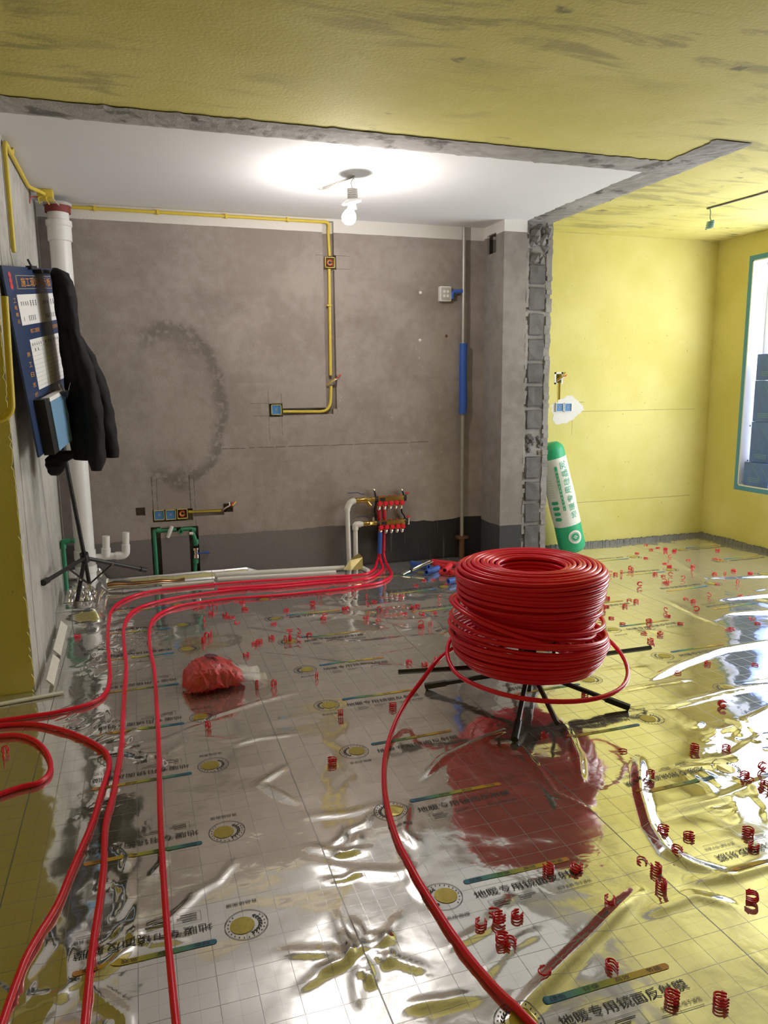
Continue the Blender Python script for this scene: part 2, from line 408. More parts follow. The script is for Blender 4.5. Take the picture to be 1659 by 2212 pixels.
SHEETS = [-1.489, -.489, .511, 1.511, 2.511, 3.511, 4.511]
def film_mat():
    """mirror film under clear PET with a printed 10 cm grid (solid lines, dotted half lines)"""
    M, nt, b = mat('mirror_film'); g = G(nt)
    b.inputs['Metallic'].default_value = 1.0; b.inputs['Roughness'].default_value = .085
    gx = g.m('SUBTRACT', g.x, .511)
    def lines(v, w):
        f = g.m('ABSOLUTE', g.m('SUBTRACT', g.m('FRACT', g.m('ADD', g.m('DIVIDE', v, .1), 100.5)), .5)); return g.m('LESS_THAN', f, w / .1)
    def dots(v, u):
        f = g.m('ABSOLUTE', g.m('SUBTRACT', g.m('FRACT', g.m('ADD', g.m('DIVIDE', v, .1), 100.0)), .5)); l = g.m('LESS_THAN', f, .006)
        d = g.m('LESS_THAN', g.m('FRACT', g.m('DIVIDE', u, .006)), .5); return g.m('MULTIPLY', l, d)
    ln = g.m('MAXIMUM', lines(gx, .0009), lines(g.m('SUBTRACT', g.y, .02), .0009))
    dt = g.m('MULTIPLY', g.m('MAXIMUM', dots(gx, g.y), dots(g.m('SUBTRACT', g.y, .02), g.x)), .6)
    seam = g.m('LESS_THAN', g.m('ABSOLUTE', g.m('SUBTRACT', g.m('FRACT', g.m('ADD', gx, 100.5)), .5)), .0022)
    ink = g.m('MAXIMUM', g.m('MULTIPLY', g.m('MAXIMUM', ln, dt), .66), g.m('MULTIPLY', seam, .8))
    base = g.mix(ink, (.80, .79, .765), (.05, .05, .055)); g.L(base, b.inputs['Base Color'])
    g.L(g.m('ADD', g.m('MULTIPLY', ink, .4), .075), b.inputs['Roughness'])
    n1 = g.noise(16, 2, None, .5, .3); n2 = g.noise(4.5, 2); crk = g.ramp(g.noise(2.4, 3), .5, .72)
    h = g.m('ADD', g.m('MULTIPLY', n2, .55), g.m('MULTIPLY', n1, g.m('ADD', .06, g.m('MULTIPLY', crk, .22))))
    g.bump(h, b, .22, .03)
    # thin diffuse share: the scattering PET layer
    df = N(nt, 'ShaderNodeBsdfDiffuse', inp={'Color': (.62, .61, .60, 1)}); mx = N(nt, 'ShaderNodeMixShader', inp={0: .14})
    g.L(b.outputs[0], mx.inputs[1]); g.L(df.outputs[0], mx.inputs[2]); g.L(mx.outputs[0], nt.nodes['Material Output'].inputs[0]); return M
M_film = film_mat()
def stripe_mat():
    M, nt, b = mat('rainbow_print'); at = N(nt, 'ShaderNodeAttribute', attribute_name='t'); r = N(nt, 'ShaderNodeValToRGB')
    e = r.color_ramp.elements; e[0].position = 0; e[0].color = (.02, .16, .36, 1); e[1].position = 1; e[1].color = (.62, .27, .08, 1)
    for p, c in ((.12, (.03, .20, .38, 1)), (.34, (.13, .32, .10, 1)), (.58, (.50, .42, .06, 1)), (.82, (.60, .38, .06, 1))):
        q = e.new(p); q.color = c
    nt.links.new(at.outputs['Fac'], r.inputs[0]); nt.links.new(r.outputs[0], b.inputs['Base Color']); b.inputs['Roughness'].default_value = .25; return M
M_stripe = stripe_mat()
M_goldprint = simple('gold_emblem_print', (.42, .34, .06), .3, .4, var=.2, scale=80)

# ================================================================== STRUCTURE
floor = struct('floor', MB().bb((XLL - .2, YBK - .2, -.12), (XR + .25, YB + .2, 0)), M_slab)
struct('ceiling', MB().bb((XLL - .2, YBK - .2, H), (XR + .25, YB + .2, H + .15)), M_yel_ceil)
struct('ceiling_kitchen', MB().bb((XL, F2 - .02, H - .005), (S1 + .02, YB, H)), M_white_ceil)

# back wall, kitchen half, with its chiselled chases
wb = struct('wall_back', MB().bb((XL - .2, YB, 0), (S1 + .1, YB + .2, H)), M_kit)
def cbox(x0, y0, x1, y1, d=.055, Y=YB):
    a = py(x0, y1, Y); b = py(x1, y0, Y); return ((a.x, Y - .02, a.z), (b.x, Y + d, b.z))
cut(wb, [cbox(705, 478, 720, 884), cbox(701, 552, 726, 582), cbox(708, 812, 728, 834), cbox(606, 880, 720, 897), cbox(582, 872, 610, 901),
         cbox(331, 1098, 416, 1129), cbox(412, 1099, 484, 1117, .04), cbox(483, 1087, 503, 1107), cbox(294, 1096, 313, 1115),
         cbox(333, 1138, 346, 1262), cbox(333, 1136, 427, 1152), cbox(414, 1137, 428, 1256)])
# far yellow wall of the next room
wy = struct('wall_back_yellow', MB().bb((S1 + .1, YB, 0), (XR + .25, YB + .2, H)), M_yel)
cut(wy, [cbox(1200, 808, 1214, 827), cbox(1204, 826, 1211, 873, .035)])
# right wall with its window
wr = struct('wall_right', MB().bb((XR, YBK - .2, 0), (XR + .25, YB, H)), M_yel)
cut(wr, [((XR - .05, w[0], w[2]), (XR + .3, w[1], w[3])) for w in (WIN1,)])
struct('wall_left', MB().bb((XL - .2, F2 - .005, 0), (XL, YB, H)), M_pale)
# yellow wall beside the kitchen opening: coat on the room side, raw cut end
sw = MB().bb((XLL, F1, 0), (XL - .002, F2, H), 1)
rag = [(XL - .002 - .005 * random.random() - (.010 if random.random() < .12 else 0), z) for z in np.linspace(0, H, 140)]
vs = [(XLL, F1 - .012, 0), (XLL, F1 - .012, H)] + [(x, F1 - .012, z) for x, z in rag[::-1]]
vs2 = [(x, F1 + .001, z) for x, y, z in vs]
n = len(vs)
sw.add(vs + vs2, [tuple(range(n))[::-1]] + [(i, (i + 1) % n, n + (i + 1) % n, n + i) for i in range(n)], 0)
struct('wall_front', sw, [M_yel, M_pale])
struct('wall_side', MB().bb((XLL - .2, YBK, 0), (XLL, F1, H)), M_yel)
struct('wall_rear', MB().bb((XLL - .2, YBK - .2, 0), (XR, YBK, H)), M_yel)

# shaft in the kitchen corner
sh = struct('wall_shaft', MB().bb((XSH, YS, 0), (S1 - .002, YB, H)), M_shaft)
vy0 = px(1072, 502, XSH); vy1 = px(1052, 552, XSH)
cut(sh, [((XSH - .05, vy0.y, vy1.z), (XSH + .15, vy1.y, vy0.z)), ((XSH + .022, YS + .022, .05), (S1 - .022, YB - .01, H - .03))])

# stub of the removed dividing wall: mortar core, plaster skins, each block a piece of its own
st = struct('wall_divider', MB().bb((S1 + .012, YS + .016, 0), (S2 - .045, YB, H)), M_mortar)
skin = MB()
for (xa, xb, jit) in ((S1 - .001, S1 + .022, .012), (S2 - .052, S2, .014)):
    zs = np.linspace(0, H, 80)
    for i in range(79):
        d = jit * random.random() + (.02 * random.random() if random.random() < .25 else 0)
        w = xb if xa > S1 + .1 else xb + .012 * (random.random() - .5)
        w0 = xa + (.012 * (random.random() - .5) if xa > S1 + .1 else 0)
        skin.bb((w0, YS - .004 + d, zs[i]), (w, YB, zs[i + 1] + .002))
part('plaster_skin', skin, M_mortar, st, smooth=False)
bz = [py(1160, q, YS).z for q in (567, 617, 674, 728, 782, 831, 882, 930, 983, 1037, 1084, 1131, 1189)] + [.06]
for i in range(len(bz) - 1):
    z1, z0 = bz[i] - .013, bz[i + 1] + .013
    bm = bmesh.new(); bmesh.ops.create_cube(bm, size=1)
    sx, sz = S2 - S1 - .095 + .012 * random.random(), z1 - z0
    bmesh.ops.bevel(bm, geom=[e for e in bm.edges], offset=.06, segments=2, affect='EDGES')
    bmesh.ops.subdivide_edges(bm, edges=bm.edges[:], cuts=1, use_grid_fill=True)
    b_ = MB(); bm.verts.index_update()
    pts = []
    for q in bm.verts:
        r = Vector((random.uniform(-.004, .004), random.uniform(-.005, .004), random.uniform(-.004, .004)))
        pts.append(Vector((q.co.x * sx, q.co.y * .08, q.co.z * sz)) + r + Vector(((S1 + S2) / 2 - .018, YS + .040 + (.03 if i == 7 else 0), (z0 + z1) / 2)))
    b_.add(pts, [[q.index for q in f.verts] for f in bm.faces]); bm.free()
    part('block', b_, M_block, st, smooth=False)
lump = MB()
for k in range(34):
    r = random.uniform(.018, .05)
    c = Vector((random.uniform(S1 + .03, S2 - .03), YS + random.uniform(.0, .05), random.uniform(bz[0] + .02, H - .03)))
    bm = bmesh.new(); bmesh.ops.create_icosphere(bm, subdivisions=1, radius=r); bm.verts.index_update()
    lump.add([c + q.co * random.uniform(.7, 1.2) for q in bm.verts], [[q.index for q in f.verts] for f in bm.faces]); bm.free()
part('broken_mortar', lump, M_raw, st, smooth=False)
lump = MB()
for k in range(16):
    r = random.uniform(.012, .035); c = Vector((random.uniform(S1 + .03, S2 - .06), YS + random.uniform(.004, .03), random.uniform(bz[8] + .01, bz[7] - .01)))
    bm = bmesh.new(); bmesh.ops.create_icosphere(bm, subdivisions=1, radius=r); bm.verts.index_update()
    lump.add([c + q.co * random.uniform(.7, 1.2) for q in bm.verts], [[q.index for q in f.verts] for f in bm.faces]); bm.free()
part('broken_mortar', lump, M_block, st, smooth=False)

# grey scars on the ceiling where the walls stood
def scar(name, P0, P1, w0, w1, n=90):
    P0 = Vector(P0); P1 = Vector(P1); d = (P1 - P0).normalized(); s_ = Vector((-d.y, d.x, 0)); L = (P1 - P0).length; mb = MB(); rows = []
    for i in range(n + 1):
        c = P0 + d * (L * i / n)
        a = w0 + .010 * (random.random() - .5) + (.018 * random.random() if random.random() < .12 else 0)
        b = w1 + .010 * (random.random() - .5) + (.018 * random.random() if random.random() < .12 else 0)
        row = []
        for k in range(7):
            t = k / 6; z = H - (.0055 if k in (0, 6) or i in (0, n) else .0068 + .0045 * random.random())
            row.append(c + s_ * (b * t - a * (1 - t)) + Vector((0, 0, z)))
        rows.append(row)
    vs = [p for r in rows for p in r]; fs = []
    for i in range(n):
        for k in range(6): fs.append((i * 7 + k, i * 7 + k + 1, (i + 1) * 7 + k + 1, (i + 1) * 7 + k))
    mb.add(vs, fs)
    return struct(name, mb, M_scar)
def scar_extra(g, c, b):
    n = g.noise(6, 4, None, .6); c = g.mix(g.m('MULTIPLY', g.ramp(n, .56, .66), .7), c, (.055, .05, .045))
    return g.mix(g.m('MULTIPLY', g.ramp(g.noise(4, 3), .6, .7), .5), c, (.42, .40, .37))
M_scar = plaster_mat('ceiling_scar', (.24, .228, .215), (.37, .352, .34), scar_extra)
scar('trim_1', (XLL, (F1 + F2) / 2 - .02, 0), (S1 + .05, (F1 + F2) / 2 - .02, 0), .115, .115, 150)
pe = pz(1620, 298, H)
scar('trim_2', ((S1 + S2) / 2, 3.62, 0), ((S1 + S2) / 2, YS + .05, 0), .125, .125, 70)

# grey edge foam along the yellow walls
bf = MB(); xs = np.linspace(S2, XR, 200)
for i in range(199):
    h_ = .036 + .012 * random.random(); bf.bb((xs[i], YB - .014 - .006 * random.random(), 0), (xs[i + 1] + .003, YB - .0, h_))
struct('baseboard_back', bf, M_greyfoam)
bf = MB(); ys = np.linspace(YBK, YB - .02, 500)
for i in range(499):
    h_ = .04 + .014 * random.random(); bf.bb((XR - .014 - .006 * random.random(), ys[i], 0), (XR, ys[i + 1] + .003, h_))
struct('baseboard_right', bf, M_greyfoam)

# windows
def window(name, w, mull):
    y0, y1, z0, z1 = w; xo = XR + .25
    rv = MB(); t = .012
    rv.bb((XR - .001, y0, z0), (xo, y1, z0 + t)); rv.bb((XR - .001, y0, z1 - t), (xo, y1, z1))
    rv.bb((XR - .001, y0, z0), (xo, y0 + t, z1)); rv.bb((XR - .001, y1 - t, z0), (xo, y1, z1))
    o = struct(name, rv, M_upvc)
    fr = MB(); f = .055; xa, xb = xo - .07, xo - .005
    fr.bb((xa, y0 + t, z0 + t), (xb, y1 - t, z0 + t + f)); fr.bb((xa, y0 + t, z1 - t - f), (xb, y1 - t, z1 - t))
    fr.bb((xa, y0 + t, z0 + t), (xb, y0 + t + f, z1 - t)); fr.bb((xa, y1 - t - f, z0 + t), (xb, y1 - t, z1 - t))
    for q in mull: fr.bb((xa, q - .03, z0 + t), (xb, q + .03, z1 - t))
    part('window_frame', fr, M_upvc, o, smooth=False)
    qs = [y0 + t + f] + list(mull) + [y1 - t - f]
    for i in range(len(qs) - 1):
        part('pane', MB().bb((xb - .03, qs[i] + .02, z0 + t + .03), (xb - .024, qs[i + 1] - .02, z1 - t - .03)), M_glass, o, smooth=False)
    return o
w1 = window('window_1', WIN1, (4.13, 4.91))
sc_ = MB()
for p in ((1629, 921), (1624, 997)):
    c = Vector((XR + .09, WIN1[1] - .0125, px(p[0], p[1], XR + .05).z)); sc_.cyl(c, c + Vector((0, -.003, 0)), .008, n=10)
part('screw', sc_, M_blackmetal, w1)
tp = MB(); y0, y1, z0, z1 = WIN1; tw = .042
for a, b in (((y0 - tw, z0 - tw), (y1 + tw, z0)), ((y0 - tw, z1), (y1 + tw, z1 + tw)), ((y0 - tw, z0), (y0, z1)), ((y1, z0), (y1 + tw, z1))):
    tp.bb((XR - .0015, a[0], a[1]), (XR, b[0], b[1]))
solo('masking_tape', tp, M_tape, 'blue masking tape border stuck around the white window opening', 'tape', smooth=False)

# ================================================================== REFLECTIVE FILM
waves = []
for k in range(34):
    lam = random.choice((.9, .6, .42, .3, .22)) * random.uniform(.8, 1.25); th = random.uniform(0, 2 * math.pi)
    waves.append((2 * math.pi / lam * math.cos(th), 2 * math.pi / lam * math.sin(th), random.uniform(0, 6.28), lam * .0016))
def fp(*p): return [tuple(pz(a, b)[:2]) for a, b in p]
RIDGE = [  # polyline on the floor, height, half width
    (fp((1378, 1640), (1385, 1720), (1405, 1790), (1440, 1845), (1490, 1872), (1568, 1895)), .017, .020),
    (fp((1395, 1475), (1470, 1440), (1560, 1408), (1659, 1392), (1700, 1390)), .017, .024),
    (fp((1378, 1930), (1300, 2010), (1200, 2110), (1100, 2215)), .015, .020),
    (fp((1215, 1560), (1250, 1640), (1255, 1700)), .009, .016),
    (fp((905, 1690), (960, 1640), (1090, 1580)), .008, .012), (fp((1120, 1605), (1200, 1720), (1290, 1760)), .005, .010),
    (fp((540, 1362), (640, 1380), (760, 1392), (880, 1380), (985, 1372)), .006, .03), (fp((540, 1412), (650, 1425), (760, 1440), (900, 1442)), .005, .028),
    (fp((880, 1310), (940, 1350), (1000, 1400)), .012, .02), (fp((640, 1310), (760, 1318), (900, 1300)), .012, .03), (fp((600, 1340), (720, 1330), (860, 1345), (980, 1340)), .010, .025),
    (fp((820, 1345), (870, 1365), (905, 1360)), .012, .015), (fp((1500, 1252), (1580, 1250), (1700, 1247)), .012, .03), (fp((1540, 1300), (1700, 1286)), .012, .03),
    (fp((1560, 1330), (1700, 1322)), .012, .025), (fp((1440, 1300), (1520, 1340), (1570, 1362)), .007, .02), (fp((1455, 1210), (1500, 1240), (1540, 1270)), .005, .02),
    (fp((1300, 1450), (1350, 1445), (1400, 1440)), .006, .02), (fp((1320, 1500), (1420, 1480), (1500, 1470)), .008, .02),
    (fp((1360, 1530), (1450, 1528), (1560, 1500), (1680, 1480)), .010, .02), (fp((1530, 1590), (1600, 1570), (1700, 1520)), .012, .02),
    (fp((1500, 1650), (1580, 1640), (1640, 1600), (1690, 1590)), .012, .022), (fp((1430, 1760), (1560, 1730), (1680, 1680)), .010, .022),
    (fp((1500, 1910), (1580, 1900), (1690, 1870)), .010, .02), (fp((1400, 1980), (1500, 1940), (1580, 1960)), .008, .018),
    (fp((1290, 1370), (1400, 1365), (1480, 1375)), .006, .02), (fp((660, 1770), (760, 1760), (850, 1735)), .0035, .02), (fp((655, 1830), (740, 1850), (800, 1838)), .0045, .018),
    (fp((680, 1870), (760, 1885), (850, 1890), (900, 1880)), .0045, .024), (fp((880, 1740), (870, 1800), (900, 1830)), .008, .014), (fp((870, 1845), (885, 1900), (915, 1950)), .006, .014),
    (fp((400, 1570), (480, 1545), (560, 1520), (640, 1500)), .006, .014), (fp((500, 1615), (560, 1600), (640, 1590)), .006, .014), (fp((620, 1660), (560, 1700), (640, 1740)), .008, .016),
    (fp((960, 2060), (1050, 2010), (1100, 1950)), .004, .018), (fp((880, 2180), (960, 2170), (1020, 2160)), .006, .018), (fp((1040, 2120), (1090, 2060), (1170, 2010)), .003, .02),
    (fp((640, 2150), (720, 2090), (780, 2040)), .004, .016),
]
c0 = pz(778, 2065)
for a, L_, w, am in ((.35, .17, .016, .0045), (1.25, .12, .010, .006), (1.9, .15, .014, .0045), (2.8, .2, .018, .004), (3.5, .11, .010, .005), (4.3, .16, .014, .0045), (4.9, .09, .010, .006), (5.7, .17, .016, .004)):
    a2 = a + random.uniform(-.5, .5)
    p0 = (c0.x + .02 * math.cos(a), c0.y + .02 * math.sin(a)); p1 = (p0[0] + L_ * .45 * math.cos(a), p0[1] + L_ * .45 * math.sin(a)); p2 = (p1[0] + L_ * .6 * math.cos(a2), p1[1] + L_ * .6 * math.sin(a2))
    RIDGE.append(([p0, p1, p2], am, w))
for (cxp, cyp, nn, sp, th) in ((272, 1395, 18, .22, .9), (235, 1330, 10, .16, .3), (330, 1370, 10, .2, 2.4), (200, 1450, 10, .2, .2), (735, 1300, 12, .12, 1.4), (215, 1600, 12, .22, .4), (300, 1650, 9, .2, 1.2), (150, 1560, 7, .2, .1), (1590, 1590, 10, .18, .3), (1620, 1760, 8, .2, .5), (150, 2150, 12, .3, .8), (300, 1950, 8, .25, 1.0), (790, 2100, 9, .12, 1.0), (730, 1850, 6, .15, .2), (960, 1330, 9, .15, .2), (690, 1340, 8, .2, .1)):
    c = pz(cxp, cyp)
    for k in range(nn):
        a = th + random.gauss(0, .55); L_ = sp * random.uniform(.35, 1.1); ox, oy = random.gauss(0, sp * .45), random.gauss(0, sp * .45)
        RIDGE.append(([(c.x + ox, c.y + oy), (c.x + ox + L_ * .5 * math.cos(a), c.y + oy + L_ * .5 * math.sin(a)), (c.x + ox + L_ * math.cos(a + .3), c.y + oy + L_ * math.sin(a + .3))], random.uniform(.003, .008), random.uniform(.007, .016)))
for k in range(46):
    x, y = random.uniform(-.8, 5.0), random.uniform(.8, 5.8); a = random.gauss(.1, .5); L_ = random.uniform(.15, .5)
    RIDGE.append(([(x, y), (x + L_ * .5 * math.cos(a), y + L_ * .5 * math.sin(a)), (x + L_ * math.cos(a + .25), y + L_ * math.sin(a + .25))], random.uniform(.002, .005), random.uniform(.012, .03)))
def film_h(X, Y):
    X = np.asarray(X, float); Y = np.asarray(Y, float); h = np.full(X.shape, .009)
    for kx, ky, ph, a in waves: h += a * .42 * np.sin(kx * X + ky * Y + ph)
    r_ = np.zeros(X.shape)
    for poly, amp, w in RIDGE:
        q = np.array(poly); d2 = np.full(X.shape, 9.0); lo = q.min(0) - 4 * w; hi = q.max(0) + 4 * w
        msk = (X > lo[0]) & (X < hi[0]) & (Y > lo[1]) & (Y < hi[1])
        if not msk.any(): continue
        xx, yy = X[msk], Y[msk]; d = np.full(xx.shape, 9.0); S = np.zeros(xx.shape); Lc = 0.0
        seg = np.hypot(*(q[1:] - q[:-1]).T); tot = seg.sum()
        for i in range(len(q) - 1):
            e = q[i + 1] - q[i]; l2 = e @ e; t = np.clip(((xx - q[i][0]) * e[0] + (yy - q[i][1]) * e[1]) / l2, 0, 1)
            dd = np.hypot(xx - q[i][0] - t * e[0], yy - q[i][1] - t * e[1]); up_ = dd < d; S[up_] = (Lc + t[up_] * seg[i]) / tot; d = np.minimum(d, dd); Lc += seg[i]
        r_[msk] += amp * (.45 * np.exp(-(d / w) ** 2) + .55 * np.clip(1 - d / (1.5 * w), 0, 1)) * np.clip(np.sin(np.pi * (.06 + .88 * S)) * 1.6, 0, 1)
    h = np.maximum(h + np.minimum(r_, .03), .0015)
    # the film is dressed over a low kerb in the kitchen corner and turned up at the back wall
    kx = 1 / (1 + np.exp((X + .32) / .010)); ky = 1 / (1 + np.exp(-(Y - 5.20) / .010)); h = h + .10 * kx * ky * (X > XL - .01) * (Y > F2)
    up_ = np.clip((Y - (YB - .07)) / .05, 0, 1) * np.clip((1.1 - X) / .3, 0, 1); h = h + .07 * up_ ** 1.5
    return h
_gx = np.arange(-1.9, 5.47, .0125); _gy = np.arange(-.85, 6.15, .0125)
_GH = film_h(*np.meshgrid(_gx, _gy))
def film_s(X, Y):
    """height of the finished film, read from the sampled surface"""
    u = np.clip((np.asarray(X, float) + 1.9) / .0125, 0, len(_gx) - 1.001); v = np.clip((np.asarray(Y, float) + .85) / .0125, 0, len(_gy) - 1.001)
    i = u.astype(int); j = v.astype(int); a = u - i; b = v - j
    return _GH[j, i] * (1 - a) * (1 - b) + _GH[j, i + 1] * a * (1 - b) + _GH[j + 1, i] * (1 - a) * b + _GH[j + 1, i + 1] * a * b
def fz(x, y): return float(film_s(np.array([x]), np.array([y]))[0])
def blocked(x, y):
    if y > F1 - .02 and x < XL + .004: return True
    if y > YS - .012 and XSH - .008 < x < S2 + .008: return True
    return False
ROW = {.511: (1.916, .4935, 1), 1.511: (2.745, .4935, -1), -.489: (1.992, .4935, -1), 2.511: (1.92, .4935, 1), 3.511: (2.10, .4935, -1), 4.511: (2.2, .4935, 1), -1.489: (1.9, .4935, 1)}
film_labels = {-1.489: 'sheet of mirror-like gridded floor film against the mustard yellow wall', -.489: 'gridded mirror floor film under the three long red pipes by the drain', .511: 'gridded mirror floor film carrying the clear bag of red clips',
               1.511: 'gridded mirror floor film beneath the big red pipe coil', 2.511: 'gridded mirror floor film running up to the broken block wall end', 3.511: 'gridded mirror floor film running up to the green and white sack',
               4.511: 'gridded mirror floor film lying along the window wall'}
sheets = {}
RXF = py(1000, 820, YB - .06).x
def drop(mb, dz):
    a_ = np.array(mb.v); z_ = film_s(a_[:, 0], a_[:, 1]) + dz
    mb.v = [(p[0], p[1], float(q)) for p, q in zip(mb.v, z_)]; return mb
for x0 in SHEETS:
    x1 = min(x0 + 1.0, XR - .02); x0c = max(x0, XLL + .0)
    step = .0125; nx = int(round((x1 - x0c) / step)); ya, yb = -.8, YB - .015; ny = int((yb - ya) / step)
    gx, gy = np.meshgrid(np.linspace(x0c, x1, nx + 1), np.linspace(ya, yb, ny + 1)); gz = film_h(gx, gy)
    V = np.stack([gx.ravel(), gy.ravel(), gz.ravel()], 1); F = []
    mx_ = (gx[:-1, :-1] + gx[1:, 1:]) / 2; my_ = (gy[:-1, :-1] + gy[1:, 1:]) / 2
    bl = ((my_ > F1 - .02) & (mx_ < XL + .004)) | ((my_ > YS - .012) & (mx_ > XSH - .008) & (mx_ < S2 + .008))
    for (hx, hy, hr) in ((-.437, 5.995, .070), (XL + .022, 5.80, .014), (RXF, YB - .06, .024)): bl |= np.hypot(mx_ - hx, my_ - hy) < hr   # cut round the upright pipes
    J, I = np.nonzero(~bl); a = J * (nx + 1) + I
    F = np.stack([a, a + 1, a + nx + 2, a + nx + 1], 1).tolist()
    used, inv = np.unique(np.array(F).ravel(), return_inverse=True)
    mb = MB(); mb.v = V[used].tolist(); mb.f = inv.reshape(-1, 4).tolist(); mb.m = [0] * len(mb.f)
    sheets[x0] = solo('reflective_film', mb, M_film, film_labels[x0], 'floor film', 'mirror film sheets laid side by side', loc=(0, 0, 0), ang=180)
    # print on the sheet
    yr, sp, sg = ROW[x0]; org = x0 if sg > 0 else x0 + 1.0
    kmin = int(math.floor((-.5 - yr) / sp)); kmax = int(math.ceil((5.9 - yr) / sp))
    for k in range(kmin, kmax + 1):
        yy = yr + k * sp
        if yy < -.5 or yy > 5.85: continue
        far = yy > 4.4; let = MB(); sml = MB(); emb = MB(); stp = MB(); tval = []
        def raw(u, v, yy=yy): return (org + sg * u, yy + sg * v, 0)
        if blocked(org + sg * .3, yy + .05) or blocked(org + sg * .75, yy + .05): continue
        put_text(let, '地暖专用镜面反射膜', raw, .392, .772, -.046, -.012)
        if not far:
            put_text(sml, '绿色', raw, .405, .450, .031, .046); put_text(sml, '环保', raw, .505, .550, .031, .046)
            put_text(sml, '高效', raw, .600, .645, .031, .046); put_text(sml, '节能', raw, .700, .745, .031, .046)
            put_text(sml, '匠于品质·恒于诚信', raw, .655, .775, -.088, -.074)
            for a_, b_, c_, d_ in ((.42, -.064, .60, -.0632), (.42, -.106, .60, -.1052), (.42, -.106, .4208, -.064), (.5992, -.106, .60, -.064), (.432, -.076, .475, -.073), (.432, -.087, .49, -.084), (.432, -.098, .48, -.095), (.52, -.076, .58, -.073), (.52, -.087, .56, -.084), (.64, -.100, .77, -.0985)):
                sml.quad(raw(a_, b_), raw(c_, b_), raw(c_, d_), raw(a_, d_))
            put_text(sml, '食品级面膜', raw, .25, .345, -.104, -.090)
        ts = [0, .004, .010, .018, .028] + list(np.linspace(.06, .94, 15)) + [.972, .982, .99, .996, 1.0]
        for i in range(len(ts) - 1):
            t0, t1 = ts[i], ts[i + 1]
            def half(t): return .010 * math.sqrt(max(0.0, 1 - (max(0, abs(t - .5) - .472) / .028) ** 2)) + .0004
            u0, u1 = .385 + .385 * t0, .385 + .385 * t1
            q = [raw(u0, .0385 - half(t0)), raw(u1, .0385 - half(t1)), raw(u1, .0385 + half(t1)), raw(u0, .0385 + half(t0))]
            stp.add(q, [(0, 1, 2, 3)]); tval += [t0, t1, t1, t0]
        cu, n_ = .296, 28
        disc = [raw(cu + .012 + .036 * math.cos(6.2832 * i / n_), .036 * math.sin(6.2832 * i / n_)) for i in range(n_)]
        emb.add(disc, [tuple(range(n_))], 0)
        for R_, w_ in ((.064, .0012), (.0615, .0008)):
            ring = []
            for i in range(40):
                a_ = 6.2832 * i / 40; ring += [raw(cu + R_ * math.cos(a_), R_ * math.sin(a_)), raw(cu + (R_ - w_) * math.cos(a_), (R_ - w_) * math.sin(a_))]
            emb.add(ring, [(2 * i, 2 * ((i + 1) % 40), 2 * ((i + 1) % 40) + 1, 2 * i + 1) for i in range(40)], 1)
        for i in range(9):
            a_ = math.radians(110 + 15 * i)
            for rr, tl in ((.044, .5), (.038, -.5)):
                c_ = (cu + rr * math.cos(a_), rr * math.sin(a_)); d_ = a_ + 1.57 + tl
                p_ = [(c_[0] + .007 * math.cos(d_), c_[1] + .007 * math.sin(d_)), (c_[0] + .0025 * math.cos(d_ + 1.57), c_[1] + .0025 * math.sin(d_ + 1.57)), (c_[0] - .007 * math.cos(d_), c_[1] - .007 * math.sin(d_)), (c_[0] - .0025 * math.cos(d_ + 1.57), c_[1] - .0025 * math.sin(d_ + 1.57))]
                emb.add([raw(*q) for q in p_], [(0, 1, 2, 3)], 1)
        if not far:
            for i in range(18):
                a_ = math.radians(40 + 280 * i / 18 - 90); r0_, r1_ = .051, .056
                emb.add([raw(cu + r0_ * math.cos(a_), r0_ * math.sin(a_)), raw(cu + r0_ * math.cos(a_ + .05), r0_ * math.sin(a_ + .05)), raw(cu + r1_ * math.cos(a_ + .05), r1_ * math.sin(a_ + .05)), raw(cu + r1_ * math.cos(a_), r1_ * math.sin(a_))], [(0, 1, 2, 3)], 1)
        if x0 > -1:
            part('printed_lettering', drop(let, .0022), M_ink, sheets[x0], 'black printed Chinese lettering', smooth=False)
            if sml.v: part('small_print', drop(sml, .0024), M_ink, sheets[x0], 'fine black print', smooth=False, kind='stuff')
            o = part('printed_stripe', drop(stp, .0014), M_stripe, sheets[x0], 'rounded stripe fading from blue through green and yellow to orange', smooth=False)
            at = o.data.attributes.new('t', 'FLOAT', 'POINT'); at.data.foreach_set('value', tval)
            part('printed_emblem', drop(emb, .0014), [M_goldprint, M_ink], sheets[x0], 'round emblem with gold disc and black wreath', smooth=False)

# ================================================================== HEATING PIPE COIL AND ITS STAND
PR = .0105
CX, CY = 1.774, 3.12
cz0 = .245
stand = thing('pipe_decoiler', 'black steel decoiler stand with crossed arms and splayed feet under the red coil', 'stand', (CX, CY, 0))
armz = .198
ends = [Vector((1.13, 3.24, armz)), Vector((2.49, 3.11, armz)), Vector((1.56, 2.50, .198)), Vector((1.97, 3.72, armz))]
hub = Vector((CX, CY, armz))
b = MB(); b.lathe([(.05, .17), (.05, .24), (.03, .24), (.03, .50), (.028, .52)], (CX, CY, 0), (0, 0, 1), 16); part('hub_post', b, M_blackmetal, stand)
for e in ends:
    b = MB(); d = (e - hub).normalized(); b.tube([hub + d * .03, e], .0125, 4, flat=1.0); part('arm', b, M_blackmetal, stand, smooth=False)
    b = MB(); q = hub + d * .14; b.tube([q, q + Vector((0, 0, .36))], .009, 8); part('upright', b, M_blackmetal, stand)
feet = [pz(925, 1493), pz(1352, 1538), pz(1112, 1605), Vector((2.02, 3.44, 0))]
